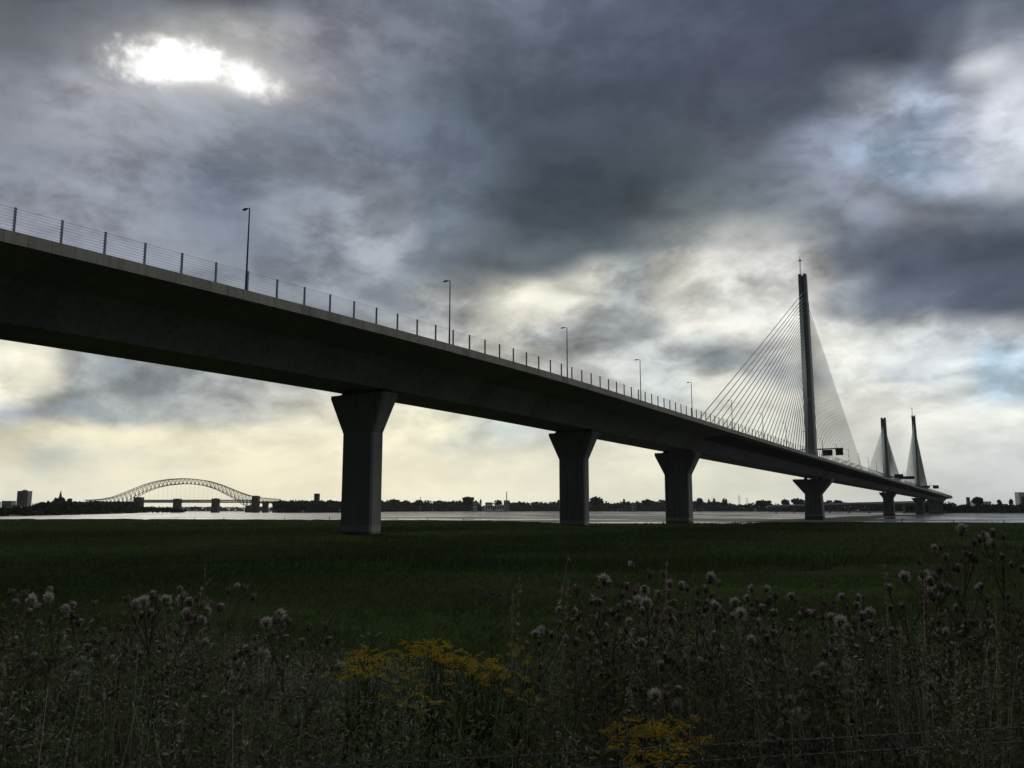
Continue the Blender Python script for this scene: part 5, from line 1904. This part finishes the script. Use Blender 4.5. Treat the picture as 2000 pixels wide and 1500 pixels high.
# --- knapweed --------------------------------------------------------------
for i, (u, v, Y, lab) in enumerate(((962, 1163, 5.6, 'small purple knapweed flower standing alone left of the second pier'), (976, 1166, 5.7, 'small dull purple knapweed flower right beside the lone one'),
                                    (1605, 1147, 5.2, 'uppermost small pink knapweed flower below the tall pylon'), (1611, 1182, 5.0, 'small pink knapweed flower lower left of the purple ones below the tall pylon'),
                                    (1629, 1180, 5.0, 'small purple knapweed flower in the middle below the tall pylon'), (1686, 1171, 4.8, 'brightest purple knapweed flower right of the tall pylon base'),
                                    (1706, 1228, 4.4, 'dull purple knapweed flower by the white thistle heads'))):
    rg = np.random.default_rng(400 + i)
    p = at(u, v, Y)
    z = float(ground_z(p.x, Y))
    root = thing('knapweed', (p.x, Y, z), lab, 'knapweed', 'purple knapweed flowers')
    h = p.z - z
    pts = np.array([[0.02 * math.sin(j * 0.8 + i), 0.01, h * j / 6] for j in range(7)])
    pts[-1, 0] = 0
    quads_obj('stem', [tri_tube_np(pts, 0.003, 0.0018)], M['rag_leaf'], root, rg)
    n = 70
    d = unit(rg.normal(0, 0.8, (n, 3)) + np.array([0, 0, 0.9]))
    quads_obj('flower', [diamonds(np.tile(pts[-1], (n, 1)) + d * 0.004, d, 0.022 * rg.uniform(0.7, 1.1, n), 0.12, rg)], M['purple'], root, rg)
    n = 36
    t = rg.uniform(0.1, 0.9, n)
    a = rg.uniform(0, 6.28, n)
    P = np.stack([np.interp(t * 6, range(7), pts[:, 0]), np.full(n, 0.01), h * t], -1)
    quads_obj('foliage', [diamonds(P, unit(np.stack([np.cos(a), np.sin(a), np.full(n, 0.8)], -1)), 0.06 * rg.uniform(0.5, 1.2, n), 0.12, rg)], M['rag_leaf'], root, rg)

# --- barbed wire fence -----------------------------------------------------
M['barb'] = var_mat('weathered_wire', (0.075, 0.08, 0.085, 1), (0.13, 0.135, 0.14, 1), 20.0, 0.6, 0.3)
M['post'] = var_mat('weathered_post', (0.08, 0.07, 0.06, 1), (0.14, 0.125, 0.105, 1), 3.0, 0.9, 0.0, 0.2, 0.4, 5.0, (1, 1, 0.2))
W1a, W1b = at(621, 1498, 2.05), at(2000, 1420, 2.30)
W2a, W2b = at(1200, 1496, 2.16), at(2000, 1448, 2.30)
fx = thing('barbed_wire_fence', (1.0, 2.2, float(ground_z(1.0, 2.2))), 'two-strand barbed wire fence crossing the bottom right in front of the weeds', 'fence')
FB = fx.location.copy()
for a, b_ in ((W1a, W1b), (W2a, W2b)):
    d = (b_ - a)
    dn = d.normalized()
    x0, x1 = -2.6, 2.15
    t0, t1 = (x0 - a.x) / d.x, (x1 - a.x) / d.x
    p0_, p1_ = a + d * t0, a + d * t1
    L = (p1_ - p0_).length
    s_ = Vector((0, 0, 1)).cross(dn).normalized()
    u_ = dn.cross(s_)
    q = MB()
    nseg = int(L / 0.009)
    for ph in (0, PI):
        q.tube([p0_ + dn * (L * j / nseg) + (s_ * math.cos(j * 0.95 + ph) + u_ * math.sin(j * 0.95 + ph)) * 0.0013 for j in range(nseg + 1)], 0.0011, 4, 0, False)
    xx = 0.05
    rb = random.Random(4)
    while xx < L:
        c = p0_ + dn * xx
        for ph in (0.3, 1.9):
            ph += rb.uniform(-0.5, 0.5)
            v_ = s_ * math.cos(ph) + u_ * math.sin(ph) + dn * 0.25
            q.tube([c - v_ * 0.013, c + v_ * 0.013], 0.0009, 4)
            loop = [c + dn * (0.0035 * (k / 8 - 0.5) * 2) + (s_ * math.cos(k * 1.57) + u_ * math.sin(k * 1.57)) * 0.0036 for k in range(9)]
            q.tube(loop, 0.001, 4)
            c = c + dn * 0.006
        xx += 0.105
    bpart(q, 'barbed_wire', M['barb'], fx, base=FB)
for x in (-2.6, 2.15):
    y = (W1a + (W1b - W1a) * ((x - W1a.x) / (W1b - W1a).x)).y + 0.055
    z = float(ground_z(x, y))
    q = MB()
    q.tube([(x, y, z - 0.3), (x + 0.01, y, z + 0.6), (x, y, z + 1.22)], [0.05, 0.048, 0.045], 9)
    bpart(q, 'fence_post', M['post'], fx, base=FB)

# ------------------------------------------------------------------ thin river haze round the whole scene
m = bpy.data.materials.new('haze')
m.use_nodes = True
t = NT(m.node_tree)
for nd in list(t.n):
    t.n.remove(nd)
vo = t.node('ShaderNodeVolumePrincipled')
vo.inputs['Color'].default_value = (0.86, 0.90, 0.95, 1)
vo.inputs['Density'].default_value = 2.5e-5
vo.inputs['Anisotropy'].default_value = 0.3
t.l.new(vo.outputs[0], t.node('ShaderNodeOutputMaterial').inputs['Volume'])
mb = MB()
mb.box((0, 2180, 70), (9500, 2440, 80))
hz = mb.build('haze', m)
tag(hz, 'thin pale haze over the river', None, None, 'stuff')
